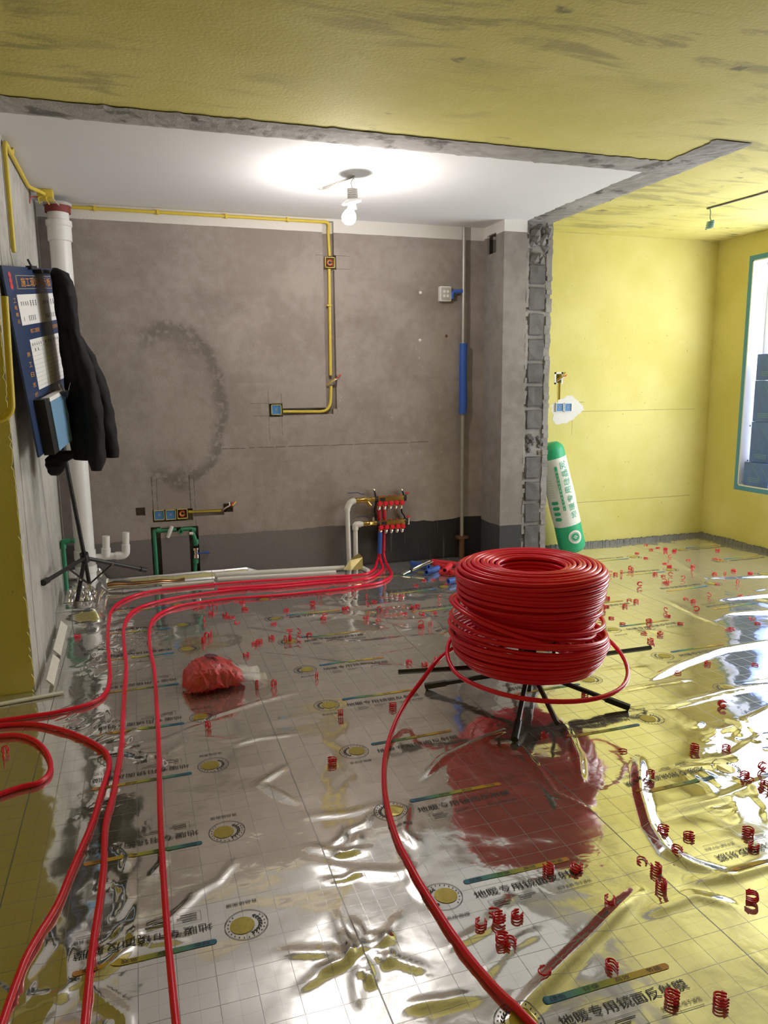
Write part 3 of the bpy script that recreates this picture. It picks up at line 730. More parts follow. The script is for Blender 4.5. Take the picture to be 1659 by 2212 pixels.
for f in feet:
    f = Vector((f.x, f.y, .02 + fz(f.x, f.y))); d = (f - Vector((CX, CY, .17)))
    b = MB(); b.tube([Vector((CX, CY, .17)) + d * .05, f], .013, 8); lg = part('leg', b, M_blackmetal, stand)
    b = MB(); b.tube([f - d.normalized() * .10, f + d.normalized() * .015], .018, 8); part('foot_sleeve', b, M_black, lg)
b = MB().tube([(CX, CY, .17), (CX, CY, .06)], .02, 10); part('centre_spigot', b, M_blackmetal, stand)

coil = thing('pipe_coil', 'big red heating pipe coil stacked on the black stand, loose loop around its bottom', 'pipe coil', (CX, CY, 0))
def loop(mb, cx, cy, z, r, tilt=0., tdir=0., ell=1.0, n=72):
    pts = []
    for i in range(n):
        a = 2 * math.pi * i / n; x, y = r * math.cos(a), r * ell * math.sin(a)
        pts.append((cx + x, cy + y, z + tilt * (x * math.cos(tdir) + y * math.sin(tdir))))
    mb.tube(pts, PR, 8, True)
up = MB(); zt = .695
J = lambda q: random.uniform(-q, q)
for i, r in enumerate(np.linspace(.165, .345, 9)):                # top face
    dome = .020 * (1 - ((r - .25) / .10) ** 2)
    loop(up, CX + J(.004), CY + J(.004), zt + max(dome, -.01), r, J(.02), random.uniform(0, 6.3))
for k in range(1, 9):                                            # outer wall of the upper coil
    z = zt - .0195 * k; r = .357 - (.003 * abs(k - 2)) + J(.004)
    loop(up, CX + J(.006), CY + J(.006), z, r, J(.03), random.uniform(0, 6.3))
    loop(up, CX, CY, z, .165 + J(.004)); loop(up, CX, CY, z, r - .022)
for k in range(7):                                                # narrower slack turns slipping below it
    z = zt - .185 - .0165 * k; r = .322 - .0085 * k + J(.006)
    loop(up, CX + .010 + J(.008), CY + J(.008), z, r, .035 + J(.03), random.uniform(2.6, 3.8)); loop(up, CX, CY, z, r - .024)
part('upper_winding', up, M_red, coil, ang=80)
lo = MB()
for k in range(11):
    z = cz0 + .165 - .0182 * k; r = .374 - .0017 * max(0, k - 4) ** 2 + J(.005)
    tl = .13 * max(0, (6 - k) / 6)
    loop(lo, CX + J(.008) - (.010 if k < 5 else 0), CY + J(.006), z, r, tl + J(.02), math.pi + .35 + J(.25))
    if k > 2: loop(lo, CX, CY, z - .006, r - .023, tl * .6, math.pi + .35)
    if k > 5: loop(lo, CX, CY, z, .20); loop(lo, CX, CY, z, .27)
for k in range(3): loop(lo, CX, CY, cz0 - .012, .20 + .055 * k)
part('lower_winding', lo, M_red, coil, ang=80)
b = MB()
for k, (dx, r, z, t) in enumerate(((-.030, .335, .455, .22), (-.045, .345, .430, .30), (.0, .35, .47, .10))):
    loop(b, CX + dx, CY, z, r, t, math.pi * .93)
part('slack_loop', b, M_red, coil, ang=80)
# loose bottom loop, and the free tail that runs off across the floor
b = MB(); lp = []
for i in range(44):
    t = i / 43; a = math.radians(128 + 272 * t); k = math.sin(math.pi * min(1, max(0, t))) ** .5
    lp.append(Vector((CX + .008 + (.355 + .092 * k) * math.cos(a), CY + (.355 + (.165 if math.sin(a) < 0 else .10) * k) * math.sin(a), .226 + .16 * max(0, (t - .62) / .38) ** 1.6 + .10 * max(0, (.22 - t) / .22))))
b.tube(lp, PR, 10); part('loose_loop', b, M_red, coil, ang=80)
b = MB(); tail = [(898, 1490, .13), (880, 1512, .09), (850, 1572, .035), (833, 1632, .014), (830, 1690, .014), (838, 1752, .014), (860, 1822, .014), (895, 1892, .014), (940, 1965, .014), (1000, 2056, .014), (1070, 2140, .014), (1160, 2230, .014), (1280, 2340, .014)]
tp_ = [Vector((CX - .20, CY + .28, .262)), Vector((CX - .36, CY + .17, .248)), Vector((1.305, 3.205, .232))] + [pz(a, c, z) for a, c, z in tail]
tq = catmull(tp_, 6)
for q in tq: q.z = max(q.z, fz(q.x, q.y) + PR + .0008)
for _ in range(5):
    z = [q.z for q in tq]
    for i in range(1, len(tq) - 1): tq[i].z = max(z[i], (z[i - 1] + z[i] + z[i + 1]) / 3)
b.tube(tq, PR, 10); part('free_tail', b, M_red, coil, ang=80)

# ================================================================== LAID RED PIPES
def floor_pipe(pts, start=None, n=7):
    P = [Vector(p) for p in (start or [])]
    for a, c in pts:
        q = pz(a, c, .02); P.append(Vector((q.x, q.y, fz(q.x, q.y) + PR + .001)))
    P = catmull(P, n); out = []
    for i, q in enumerate(P):
        q.z = max(q.z, fz(q.x, q.y) + PR + .0008) ; out.append(q)
    # smooth heights so that the pipe bridges the wrinkles
    for _ in range(6):
        z = [q.z for q in out]
        for i in range(1, len(out) - 1): out[i].z = max(z[i], (z[i - 1] + z[i] + z[i + 1]) / 3)
    return MB().tube(out, PR, 10)
YM = YB - .075
def wallp(a, c, Y=YM): return py(a, c, Y)
DROP0 = [wallp(818, 1094), wallp(818.5, 1106, YM + .022), wallp(819, 1119, YM + .046), wallp(819, 1150, YM + .046), wallp(819, 1190, YM + .046), wallp(815, 1212, YM + .02)]
DROP1 = [wallp(821, 1147), wallp(820.7, 1160), wallp(820, 1195), wallp(823, 1213, YM - .01)]
DROP2 = [wallp(830, 1094), wallp(830, 1106, YM + .022), wallp(830, 1119, YM + .046), wallp(829, 1150, YM + .046), wallp(828.5, 1190, YM + .046), wallp(832, 1210, YM + .01)]
pipes = [
    ('red heating pipe bending left toward the mustard yellow wall', DROP0,
     [(806, 1232), (780, 1241), (700, 1246), (600, 1252), (500, 1259), (400, 1269), (330, 1277), (280, 1290), (246, 1312), (234, 1345), (233, 1400), (237, 1450), (230, 1492), (200, 1518), (130, 1538), (60, 1549), (-30, 1562)]),
    ('red heating pipe bending toward the camera between its two neighbours', DROP1,
     [(826, 1230), (806, 1246), (770, 1254), (700, 1260), (600, 1268), (500, 1275), (400, 1288), (330, 1302), (286, 1322), (268, 1352), (268, 1395), (272, 1440), (268, 1500), (265, 1560), (262, 1611), (245, 1712), (228, 1780), (224, 1872), (215, 1948), (202, 2033), (190, 2138), (181, 2230)]),
    ('red heating pipe on the inner side of the bend, nearest the clip bag', DROP2,
     [(838, 1224), (846, 1240), (835, 1252), (800, 1263), (700, 1277), (600, 1286), (500, 1294), (430, 1302), (370, 1314), (336, 1332), (323, 1358), (324, 1400), (333, 1450), (338, 1520), (342, 1600), (346, 1763), (354, 1906), (363, 2033), (382, 2230)]),
    ('red heating pipe sweeping out from the mustard yellow wall in one wide curve', None,
     [(-40, 1572), (60, 1564), (130, 1576), (180, 1594), (220, 1618), (236, 1650), (219, 1712), (198, 1780), (156, 1877), (122, 1957), (63, 2058), (38, 2117), (0, 2225)]),
    ('red heating pipe doubling back in a tight hairpin by the mustard yellow wall', None,
     [(-40, 1596), (30, 1588), (75, 1600), (103, 1630), (108, 1665), (85, 1690), (40, 1702), (-40, 1730)])]
for lab, st_, pts in pipes:
    mb = floor_pipe(pts, st_); solo('heating_pipe', mb, M_red, lab, 'pipe', 'laid heating pipes', ang=80)
# a short second strand running beside the first pipe behind its bend
solo('heating_pipe', floor_pipe([(760, 1248), (640, 1260), (540, 1268), (470, 1273)]), M_red, 'short straight red pipe offcut lying between the laid pipes', 'pipe', ang=80)

# ================================================================== MANIFOLD
mf = thing('heating_manifold', 'brass floor heating manifold with two bars and red handwheels on the dark wall base', 'manifold', (wallp(845, 1100).x, YB, wallp(845, 1100).z))
for (yc, xa, xb, xs_) in ((1077, 815, 871, (818, 830, 842, 854, 866)), (1128, 818, 874, (821, 833, 845, 857, 868))):
    a = wallp(xa, yc + 1); c = wallp(xb, yc - 1); z = (a.z + c.z) / 2; a.z = c.z = z
    bar = part('bar', MB().bb((a.x, YM - .022, z - .024), (c.x, YM + .022, z + .024), bev=.006), M_brass, mf)
    part('label_plate', MB().bb((a.x + .018, YM - .0245, z - .013), (a.x + .065, YM - .021, z + .014)), M_black, bar, smooth=False)
    part('end_cap', MB().cyl((a.x - .022, YM, z), (a.x + .002, YM, z), .026, n=14), M_black, mf); part('end_cap', MB().cyl((c.x - .002, YM, z), (c.x + .02, YM, z), .026, n=14), M_black, mf)
    for q in xs_:
        X_ = wallp(q, yc + 15).x
        v_ = part('valve', MB().lathe([(.010, 0), (.012, -.02), (.017, -.022), (.017, -.045), (.013, -.05), (.013, -.07)], (X_, YM, z - .022), (0, 0, 1), 12), M_brass, mf)
        part('handwheel', MB().lathe([(.008, 0), (.021, .006), (.021, .022), (.016, .028)], (X_, YM - .020, z - .036), (0, -1, 0), 10), M_redclip, v_)
        part('union_nut', MB().lathe([(.013, 0), (.018, -.004), (.018, -.026), (.011, -.034)], (X_ + .002, YM, z - .062), (0, 0, 1), 8), M_chrome, v_)
        part('port_screw', MB().cyl((X_, YM, z + .022), (X_, YM, z + .030), .008, n=8), M_redclip, v_)
    # air vent on the bar end
    av = part('air_vent', MB().lathe([(.010, -.03), (.012, 0), (.012, .03), (.006, .035)], (c.x + .034, YM, z), (0, 0, 1), 10), M_chrome, mf)
    part('vent_handle', MB().bb((c.x + .018, YM - .02, z + .037), (c.x + .05, YM + .004, z + .047)).cyl((c.x + .034, YM, z + .03), (c.x + .034, YM, z + .05), .006, n=8), M_redprint, av)
# strap brackets
for pth in (((806, 1057), (810, 1065), (812, 1085), (809, 1100), (811, 1112), (815, 1135)), ((866, 1057), (871, 1065), (873, 1082), (868, 1095), (868, 1106), (874, 1116), (877, 1135))):
    P = catmull([wallp(a, c, YB - .03) for a, c in pth], 5); br = part('bracket', MB().tube(P, .013, 6, flat=.45), M_black, mf)
    s0 = P[1]; part('bracket_screw', MB().lathe([(.012, 0), (.012, -.006), (.004, -.012)], (s0.x, YB - .034, s0.z), (0, 1, 0), 10), M_chrome, br)
# ball valves, strainer and levers
for (yc, x0_, x1_, ystr) in ((1077, 768, 812, True), (1128, 784, 815, False)):
    a = wallp(x0_, yc); c = wallp(x1_, yc); z = wallp(840, yc).z; d = c.x - a.x
    vb = part('ball_valve', MB().lathe([(.020, 0), (.024, .004), (.024, .03), (.018, .034), (.020, d * .35), (.028, d * .45), (.020, d * .6), (.018, d * .75), (.023, d * .78), (.023, d * .93), (.016, d * .95), (.016, d)], (a.x, YM, z), (1, 0, 0), 14), M_brass, mf)
    if ystr: part('strainer', MB().lathe([(.016, 0), (.018, .05), (.020, .052), (.020, .068)], (a.x + d * .5, YM, z), (.6, 0, -.8), 12), M_brass, vb)
    sx = a.x + d * (.45 if ystr else .72); part('valve_stem', MB().cyl((sx, YM, z), (sx, YM, z + .055), .008, n=10), M_chrome, vb)
    part('lever', MB().tube(bend([(sx, YM, z + .05), (sx - .035, YM, z + .052), (sx - .055, YM, z + .068), (sx - .15, YM, z + .068)], .02), .0065, 6, flat=.6), M_navy, vb, 'dark steel lever')
# foam sleeves on the pipe drops
def sleeve_on(name, pts, m_, label, r=.018):
    solo(name, MB().tube(catmull(pts, 5), r, 14), m_, label, 'pipe sleeve')
sleeve_on('pipe_sleeve', DROP0[:3], M_sleeve_r, 'short red foam sleeve on the pipe drop nearest the strainer valve')
sleeve_on('pipe_sleeve', DROP2[:3], M_sleeve_r, 'short red foam sleeve on the second drop below the upper manifold bar')
sleeve_on('pipe_sleeve', [wallp(820.9, 1150), DROP1[1], DROP1[2]], M_sleeve_b, 'blue foam sleeve on the pipe drop under the lower manifold bar', .019)
solo('pipe_sleeve', MB().tube([DROP2[3], DROP2[4]], .016, 12), M_sleeve_r, 'long red foam sleeve beside the blue one under the manifold', 'pipe sleeve')

# white supply risers and the pipes along the wall foot
def ppr(name, pts, r, label, group=None, m_=None, rb=.05):
    return solo(name, MB().tube(bend(pts, rb), r, 14), m_ or M_ppr, label, 'pipe', group)
ft = lambda a, c, Y: py(a, c, Y)
t1 = thing('supply_riser', 'white plastic riser with angled elbow feeding the upper manifold bar', 'pipe', (ft(757, 1200, YM).x, YM, 0))
zt1 = wallp(840, 1077).z; xA = ft(753, 1150, YM).x
part('riser_pipe', MB().tube(bend([(xA, YM, .02), (xA - .008, YM, zt1 - .07), (xA + .02, YM, zt1 - .02), (wallp(769, 1077).x, YM, zt1)], .03), .020, 14), M_ppr, t1)
part('elbow', MB().tube(bend([(xA - .008, YM, zt1 - .085), (xA - .008, YM, zt1 - .06), (xA + .02, YM, zt1 - .01), (xA + .06, YM, zt1)], .03), .026, 14), M_ppr, t1)
t1 = thing('supply_riser', 'white plastic riser with square elbow feeding the lower manifold bar', 'pipe', (ft(768, 1200, YM).x, YM, 0))
zt2 = wallp(840, 1128).z; xB = ft(768, 1170, YM).x
part('riser_pipe', MB().tube(bend([(xB, YM, .02), (xB, YM, zt2), (wallp(786, 1128).x, YM, zt2)], .02), .020, 14), M_ppr, t1)
part('elbow', MB().tube(bend([(xB, YM, zt2 - .045), (xB, YM, zt2), (xB + .05, YM, zt2)], .02), .027, 14), M_ppr, t1)
def lowpipe(p, q, r, label, m_=M_ppr, z=.035):
    a = pz(*p, z); c = pz(*q, z)
    a.z = max(z, fz(a.x, a.y) + r + .002); c.z = max(z, fz(c.x, c.y) + r + .002); return solo('floor_pipe', MB().tube([a, c], r, 12), m_, label, 'pipe', 'white pipes along the wall foot')
lowpipe((744, 1226), (465, 1245), .020, 'white plastic pipe lying along the foot of the kitchen wall')
lowpipe((726, 1236), (470, 1251), .016, 'thinner white pipe lying in front of the one at the wall foot', M_white)
lowpipe((462, 1256), (350, 1266), .016, 'cream pipe end lying left of the white wall-foot pipes', M_foam)
lowpipe((778, 1224), (796, 1233), .017, 'short white pipe stub beside the khaki foil wrap', M_white)
a = pz(763, 1228, .03)
b = MB(); fv = [(-.09, -.02, 0), (-.03, -.05, .0), (.07, -.055, .0), (.085, 0, .09), (.06, .02, .12), (-.02, .02, .07)]
b.add([a + Vector(p) for p in fv], [(0, 1, 5), (1, 2, 3), (1, 3, 5), (3, 4, 5)]); b.add([a + Vector(p) + Vector((0, .006, .004)) for p in fv], [(5, 1, 0), (3, 2, 1), (5, 3, 1), (5, 4, 3)])
solo('foil_wrap', b, M_khaki, 'crumpled khaki foil wrapped around the feet of the white risers', 'foil', smooth=False)

# ================================================================== DRAIN, GREEN WATER PIPES
dr = thing('drain_stack', 'tall white drain pipe with grey-red collar in the kitchen corner', 'drain pipe', (-.445, 5.995, 0))
DX, DY, DR = -.437, 5.995, .072
part('stack_pipe', MB().cyl((DX, DY, 0), (DX, DY, 2.80), DR, n=28), M_white, dr)
part('socket', MB().lathe([(DR, 0), (DR + .010, .005), (DR + .010, .10), (DR + .016, .105), (DR + .016, .14), (DR, .145)], (DX, DY, 2.60), (0, 0, 1), 28), M_white, dr)
part('lower_socket', MB().lathe([(DR, 0), (DR + .007, .004), (DR + .007, .05), (DR, .055), (DR, .10), (DR + .007, .105), (DR + .007, .17), (DR, .175)], (DX, DY, .18), (0, 0, 1), 28), M_white, dr)
part('collar', MB().lathe([(DR + .012, 0), (DR + .014, .0), (DR + .014, .045), (DR + .004, .05)], (DX, DY, 2.795), (0, 0, 1), 24), simple('dull_red', (.22, .035, .03), .6), dr, 'dull red fire collar')
part('collar_tape', MB().lathe([(DR + .022, 0), (DR + .022, .02)], (DX, DY, 2.84), (0, 0, 1), 24), M_steelgrey, dr)
zb = ft(230, 1202, DY).z
part('branch', MB().tube(bend([(DX + .05, DY, zb), (ft(272, 1200, DY).x, DY, zb), (ft(272, 1150, DY).x, DY, ft(272, 1150, DY).z)], .055), .026, 14), M_white, dr)
part('branch_elbow', MB().tube(bend([(ft(250, 1200, DY).x, DY, zb), (ft(272, 1200, DY).x, DY, zb), (ft(272, 1180, DY).x, DY, ft(272, 1176, DY).z)], .05), .032, 14), M_white, dr)
part('inlet', MB().tube([(ft(229, 1195, DY).x, DY, zb), (ft(229, 1158, DY).x, DY, ft(229, 1158, DY).z)], .028, 14), M_white, dr)
part('inlet_socket', MB().tube([(ft(229, 1195, DY).x, DY, zb), (ft(229, 1186, DY).x, DY, ft(229, 1184, DY).z)], .035, 14), M_white, dr)

def gpt(a, c): return py(a, c, YB + .012)
gp = thing('water_pipe', 'green water pipe loop set in a chase with white ball valve and blue lever', 'water pipe', tuple(gpt(380, 1250)))
A = gpt(340, 1262); B_ = gpt(340, 1144); C_ = gpt(419, 1144); D_ = gpt(421, 1258)
B_.x = A.x; zt_ = (B_.z + C_.z) / 2; B_.z = C_.z = zt_
part('pipe_run', MB().tube(bend([A, B_, Vector((gpt(381, 1144).x, B_.y, zt_))], .012), .0165, 12), M_green, gp)
part('pipe_run', MB().tube(bend([Vector((gpt(390, 1144).x, C_.y, zt_)), Vector((gpt(417, 1144).x, C_.y, zt_)), gpt(417, 1152), gpt(422, 1166), gpt(423, 1178)], .02), .0165, 12), M_green, gp)
part('pipe_run', MB().tube([gpt(422, 1205), gpt(421, 1258)], .0155, 12), M_green, gp)
for (a_, c_) in ((343, 1146), (418, 1145)): part('elbow', MB().tube([gpt(a_ - 4, c_), gpt(a_ + 5, c_)], .023, 12), M_green, gp)
part('tee_outlet', MB().lathe([(.020, .03), (.020, -.03), (.011, -.03), (.011, -.015)], gpt(390, 1147), (0, 1, 0), 14), M_green, gp)
part('coupling', MB().tube([gpt(422, 1165), gpt(424, 1175)], .024, 12), M_green, gp); part('coupling', MB().tube([gpt(423, 1207), gpt(423, 1216)], .024, 12), M_green, gp)
bv = part('ball_valve', MB().lathe([(.024, 0), (.024, .03), (.018, .035), (.018, .06), (.026, .065), (.026, .085)], gpt(424, 1205), (0, 0, 1), 12), M_chrome, gp)
k_ = gpt(428, 1193); part('lever', MB().tube([k_ + Vector((-.01, -.03, 0)), k_ + Vector((.02, -.04, 0)), k_ + Vector((.085, -.04, .002))], [.008, .008, .017], 8, flat=.7), M_sleeve_b, bv, 'blue lever')
t_ = gpt(367, 1145); part('test_plug', MB().tube([t_ + Vector((-.02, -.02, -.055)), t_ + Vector((.0, -.03, .0)), t_ + Vector((.018, -.03, .035))], [.013, .017, .014], 10), M_white, gp, 'white plastic test plug')
p_ = gpt(414, 1151); part('yellow_fitting', MB().cyl(p_ + Vector((-.02, -.015, 0)), p_ + Vector((.012, -.015, -.004)), .012, n=10), M_foam, gp)
g2 = [px(140, 1306, XL + .022), px(138, 1170, XL + .022)]; g2[1].y = g2[0].y; g2[0].z = .02
gq = thing('water_pipe', 'single upright green water pipe with top elbow on the pale kitchen wall', 'water pipe', tuple(g2[0]))
gy_ = 5.80; gz_ = px(138, 1170, XL + .02).z
gz_ = py(138, 1170, gy_).z
part('pipe_run', MB().tube([(XL + .022, gy_, 0.02), (XL + .022, gy_, gz_)], .0165, 12), M_green, gq)
part('elbow', MB().tube(bend([(XL + .022, gy_, gz_ - .05), (XL + .022, gy_, gz_), (XL + .07, gy_, gz_ + .002)], .02), .023, 12), M_green, gq)
part('outlet_plug', MB().lathe([(.012, 0), (.012, .02), (.02, .022), (.02, .035)], (XL + .07, gy_, gz_), (1, 0, 0), 10), M_green, gq)

# ================================================================== YELLOW CONDUITS AND BOXES
RC = .0125
YC = YB + .022
def cpt(a, c, Y=YC): return py(a, c, Y)
def conduit(pts, label, r=RC, rb=.08, m_=None): return solo('conduit', MB().tube(bend(pts, rb, 8), r, 12), m_ or M_yconduit, label, 'conduit', 'yellow wiring conduits')
zc = H - .035
c1 = thing('conduit', 'yellow conduit running along the kitchen ceiling edge and down the wall', 'conduit', (.8, YB - .016, zc))
xv = cpt(711, 600).x
part('conduit_run', MB().tube(bend([(DX + .06, YB - .016, zc), (xv, YB - .016, zc), (xv, YC, zc - .07), (cpt(712, 550).x, YC, cpt(712, 553).z)], .05, 8), RC, 12), M_yconduit, c1)
part('conduit_run', MB().tube(bend([cpt(711, 581), cpt(714, 811)], .05), RC, 12), M_yconduit, c1)
part('conduit_run', MB().tube(bend([cpt(715, 834), cpt(713, 889), cpt(611, 889)], .10, 8), RC, 12), M_yconduit, c1)
for q in (205, 340, 487, 620):
    X_ = py(q, 455, YB).x; part('saddle_clip', MB().bb((X_ - .008, YB - .034, zc - .016), (X_ + .008, YB, zc + .016)), M_yconduit, c1)
part('saddle_clip', MB().bb((cpt(711, 700).x - .018, YC - .02, cpt(711, 660).z - .006), (cpt(711, 700).x + .018, YC, cpt(711, 660).z + .006)), M_yconduit, c1)
# left wall conduit
XW = XL + .016
pA = px(12, 268, XW); pB = px(72, 392, XW)
c2 = thing('conduit', 'yellow conduit climbing the pale wall and running back under the ceiling', 'conduit', (XW, pA.y, pA.z))
part('conduit_run', MB().tube(bend([px(30, 545, XW), Vector((XW, px(30, 545, XW).y, zc)), Vector((XW, 5.60, zc)), Vector((DX - .075, 5.70, zc - .004)), Vector((DX - .06, 5.75, zc - .004))], .06, 8), RC, 12), M_yconduit, c2)
part('connector', MB().tube([px(22, 320, XW).lerp(px(22, 320, XW), 0), px(24, 330, XW)], .017, 10), M_yconduit, c2)
bz_ = px(25, 560, XW); part('wire_tail', MB().tube([bz_ + Vector((0, -.02, .05)), bz_ + Vector((.005, -.01, 0)), bz_ + Vector((.01, 0, -.05))], .005, 6), M_foam, c2)
jb = thing('junction_box', 'orange-yellow ceiling junction box with loose wires above the drain pipe', 'junction box', (DX - .05, 5.79, H - .07))
part('box_body', MB().bb((DX - .105, 5.745, H - .070), (DX - .005, 5.845, H - .006), bev=.008), M_yconduit, jb)
for k in range(4):
    p0 = Vector((DX - .09 + .025 * k, 5.752, H - .06)); part('wire', MB().tube(catmull([p0, p0 + Vector((-.05 + .02 * k, -.02, -.01)), p0 + Vector((-.06 + .035 * k, -.02, -.05))], 5), .004, 6), (M_wireR, M_yconduit, M_wireY, M_foam)[k], jb)
# conduit on the yellow face by the opening
Yf = F1 - .026
solo('conduit', MB().tube(bend([py(10, 640, Yf), py(27, 898, Yf), py(-60, 926, Yf)], .06, 8), RC * 1.3, 12), M_yconduit, 'yellow-coated conduit bending round on the mustard wall face', 'conduit', 'yellow wiring conduits')

def socket_box(px_, py_, Y, s, kind, label, n=1):
    c = py(px_, py_, Y); g_ = thing('switch_box', label, 'switch box', (c.x, Y, c.z))
    b = MB(); t = .004; hs = s / 2; d = .045
    for a_, b__ in (((-hs, -hs), (hs, -hs + t)), ((-hs, hs - t), (hs, hs)), ((-hs, -hs), (-hs + t, hs)), ((hs - t, -hs), (hs, hs))):
        b.bb((c.x + a_[0], Y - .004, c.z + a_[1]), (c.x + b__[0], Y + d, c.z + b__[1]))
    part('box_rim', b, M_ybox if kind != 'plain' else M_white, g_, smooth=False)
    if kind == 'blue' or kind == 'plain':
        cp = part('cover', MB().bb((c.x - hs + t, Y + .002, c.z - hs + t), (c.x + hs - t, Y + .008, c.z + hs - t)), M_bluebox, g_, 'blue protective cover', smooth=False)
        part('cover_mark', MB().bb((c.x - .009, Y + .0005, c.z - .008), (c.x + .008, Y + .003, c.z + .012)), M_boxmark, cp, smooth=False)
    else:
        part('box_back', MB().bb((c.x - hs + t, Y + d - .004, c.z - hs + t), (c.x + hs - t, Y + d, c.z + hs - t)), M_rust, g_, smooth=False)
        for k, mm in enumerate((M_wireR, M_wireY, M_wireB)):
            pts = [Vector((c.x + (hs - .012 - .008 * k) * .8 * math.cos(a_), Y + .006 + .008 * k, c.z + (hs - .012 - .008 * k) * .8 * math.sin(a_))) for a_ in np.linspace(.3, 6.1, 20)]
            part('wire', MB().tube(pts, .004, 6), mm, g_)
    return g_
YBX = YB
socket_box(713, 567, YBX, .082, 'open', 'open yellow wall box with coiled wires, high on the kitchen conduit')
socket_box(597, 885, YBX, .082, 'blue', 'blue-covered wall box at the end of the bent kitchen conduit')
socket_box(344, 1113, YBX, .080, 'blue', 'blue-covered box at the free end of the three in the low chase')
socket_box(369, 1112, YBX, .080, 'blue', 'blue-covered box in the middle of the three in the low chase')
socket_box(394, 1110, YBX, .080, 'open', 'open box full of red and blue wires beside two blue covers')
conduit([cpt(407, 1105), cpt(478, 1102)], 'short yellow conduit from the low boxes to the wire outlet')
def wires(label, px_, py_, Y, k=4):
    c = py(px_, py_, Y + .03); g_ = thing('wire_bundle', label, 'wires', (c.x, Y, c.z - .03))
    for i in range(k):
        o_ = Vector((random.uniform(-.015, .015), 0, random.uniform(-.01, .01)))
        part('wire', MB().tube(catmull([c + o_ + Vector((-.035, .01, -.03)), c + o_ + Vector((-.01, -.035, .0)), c + o_ + Vector((.02, -.05, .02)), c + o_ * 2 + Vector((.035, -.03, .035))], 5), .005, 6), (M_wireY, M_wireR, M_paper, M_blackmetal)[i % 4], g_)
wires('yellow, red and white wire ends sticking out of the low wall hole', 493, 1097, YB)
wires('twisted yellow wires in the open box halfway down the conduit', 718, 823, YB, 3)
# yellow wall sockets with filler patch
def yb_pt(a, c, Y=YB): return py(a, c, Y)
pt = MB(); ring = []
oc = yb_pt(1218, 884)
for i in range(40):
    a_ = 6.2832 * i / 40; rx = .15 + .025 * math.sin(3 * a_ + 1) + .03 * random.random(); rz = .105 + .025 * math.sin(2 * a_) + .03 * random.random()
    ring.append(Vector((oc.x + .02 + rx * math.cos(a_), YB - .0015, oc.z - .01 + rz * math.sin(a_))))
pt.add(ring + [r + Vector((0, .0015, 0)) for r in ring], [tuple(range(40))[::-1]] + [(i, (i + 1) % 40, 40 + (i + 1) % 40, 40 + i) for i in range(40)])
solo('filler_patch', pt, M_patch, 'smeared white filler around the two blue boxes on the yellow wall', 'filler', smooth=False)
q = yb_pt(1207, 817); b = MB()
for a_, b__ in (((-.045, .04), (.045, .055)), ((-.045, -.055), (-.028, .055)), ((.028, -.055), (.045, .055)), ((-.045, -.055), (-.02, -.04))): b.bb((q.x + a_[0], YB - .0015, q.z + a_[1]), (q.x + b__[0], YB, q.z + b__[1]))
solo('filler_patch', b, M_patch, 'white filler frame around the open wire hole on the yellow wall', 'filler', smooth=False)
wires('orange and brown wires in the small hole above the blue boxes', 1207, 817, YB, 3)
solo('conduit', MB().tube([yb_pt(1204, 829, YB + .005), yb_pt(1204, 871, YB + .005)], .008, 8), M_yconduit, 'thin yellow conduit joining the hole to the two blue boxes', 'conduit', 'yellow wiring conduits')
socket_box(1209, 880, YB - .012, .078, 'plain', 'blue-covered box beside the block wall on the yellow wall')
socket_box(1227, 880, YB - .012, .078, 'plain', 'blue-covered box on the window side of its twin on the yellow wall')

# ================================================================== STEEL RISER, METER BOX
RY = YB - .06
rx_ = py(1000, 820, RY).x
rs = thing('steel_riser', 'thin galvanised riser pipe in the dark kitchen corner with rusty foot', 'pipe', (rx_, RY, 0))
part('riser_pipe', MB().cyl((rx_, RY, .18), (rx_, RY, H - .02), .017, n=14), M_galv, rs)
part('second_pipe', MB().cyl((rx_ + .026, RY + .012, py(1003, 760, RY).z - .1), (rx_ + .026, RY + .012, py(1003, 652, RY).z), .010, n=10), M_galv, rs)
zf = py(998, 1160, RY).z
part('flange', MB().bb((rx_ - .05, RY - .035, zf - .012), (rx_ + .05, RY + .035, zf + .012), bev=.004), M_rust, rs, 'rusty flange')
part('rusty_foot', MB().cyl((rx_, RY, 0.0), (rx_, RY, zf), .026, n=14), M_rust, rs, 'rusty lower pipe')
solo('pipe_sleeve', MB().tube([(rx_ + .004, RY, py(1000, 742, RY).z), (rx_, RY, py(1000, 800, RY).z), (rx_ + .004, RY, py(1000, 868, RY).z), (rx_, RY, py(1000, 894, RY).z)], [.034, .033, .036, .034], 14), M_sleeve_b, 'faded blue foam sleeve around the galvanised riser', 'pipe sleeve')
mbx = py(958, 636, YB); mx = thing('meter_box', 'small white square wall box with four round marks by the riser', 'wall box', (mbx.x, YB, mbx.z - .06))
part('box_body', MB().box((mbx.x, YB - .025, mbx.z), (.105, .05, .125), bev=.008), M_white, mx)
part('face_plate', MB().box((mbx.x, YB - .052, mbx.z), (.085, .006, .105), bev=.002), M_steelgrey, mx)
for i in range(2):
    for j in range(2): part('round_mark', MB().lathe([(.012, 0), (.012, .003), (.007, .003), (.007, .001)], (mbx.x - .016 + .032 * i, YB - .055, mbx.z - .018 + .036 * j), (0, -1, 0), 12), M_white, mx)
part('blue_elbow', MB().tube(bend([(mbx.x + .065, YB - .04, mbx.z - .04), (mbx.x + .065, YB - .04, mbx.z + .02), (rx_ - .01, RY, mbx.z + .025)], .03), .017, 10), M_sleeve_b, mx, 'blue conduit elbow')
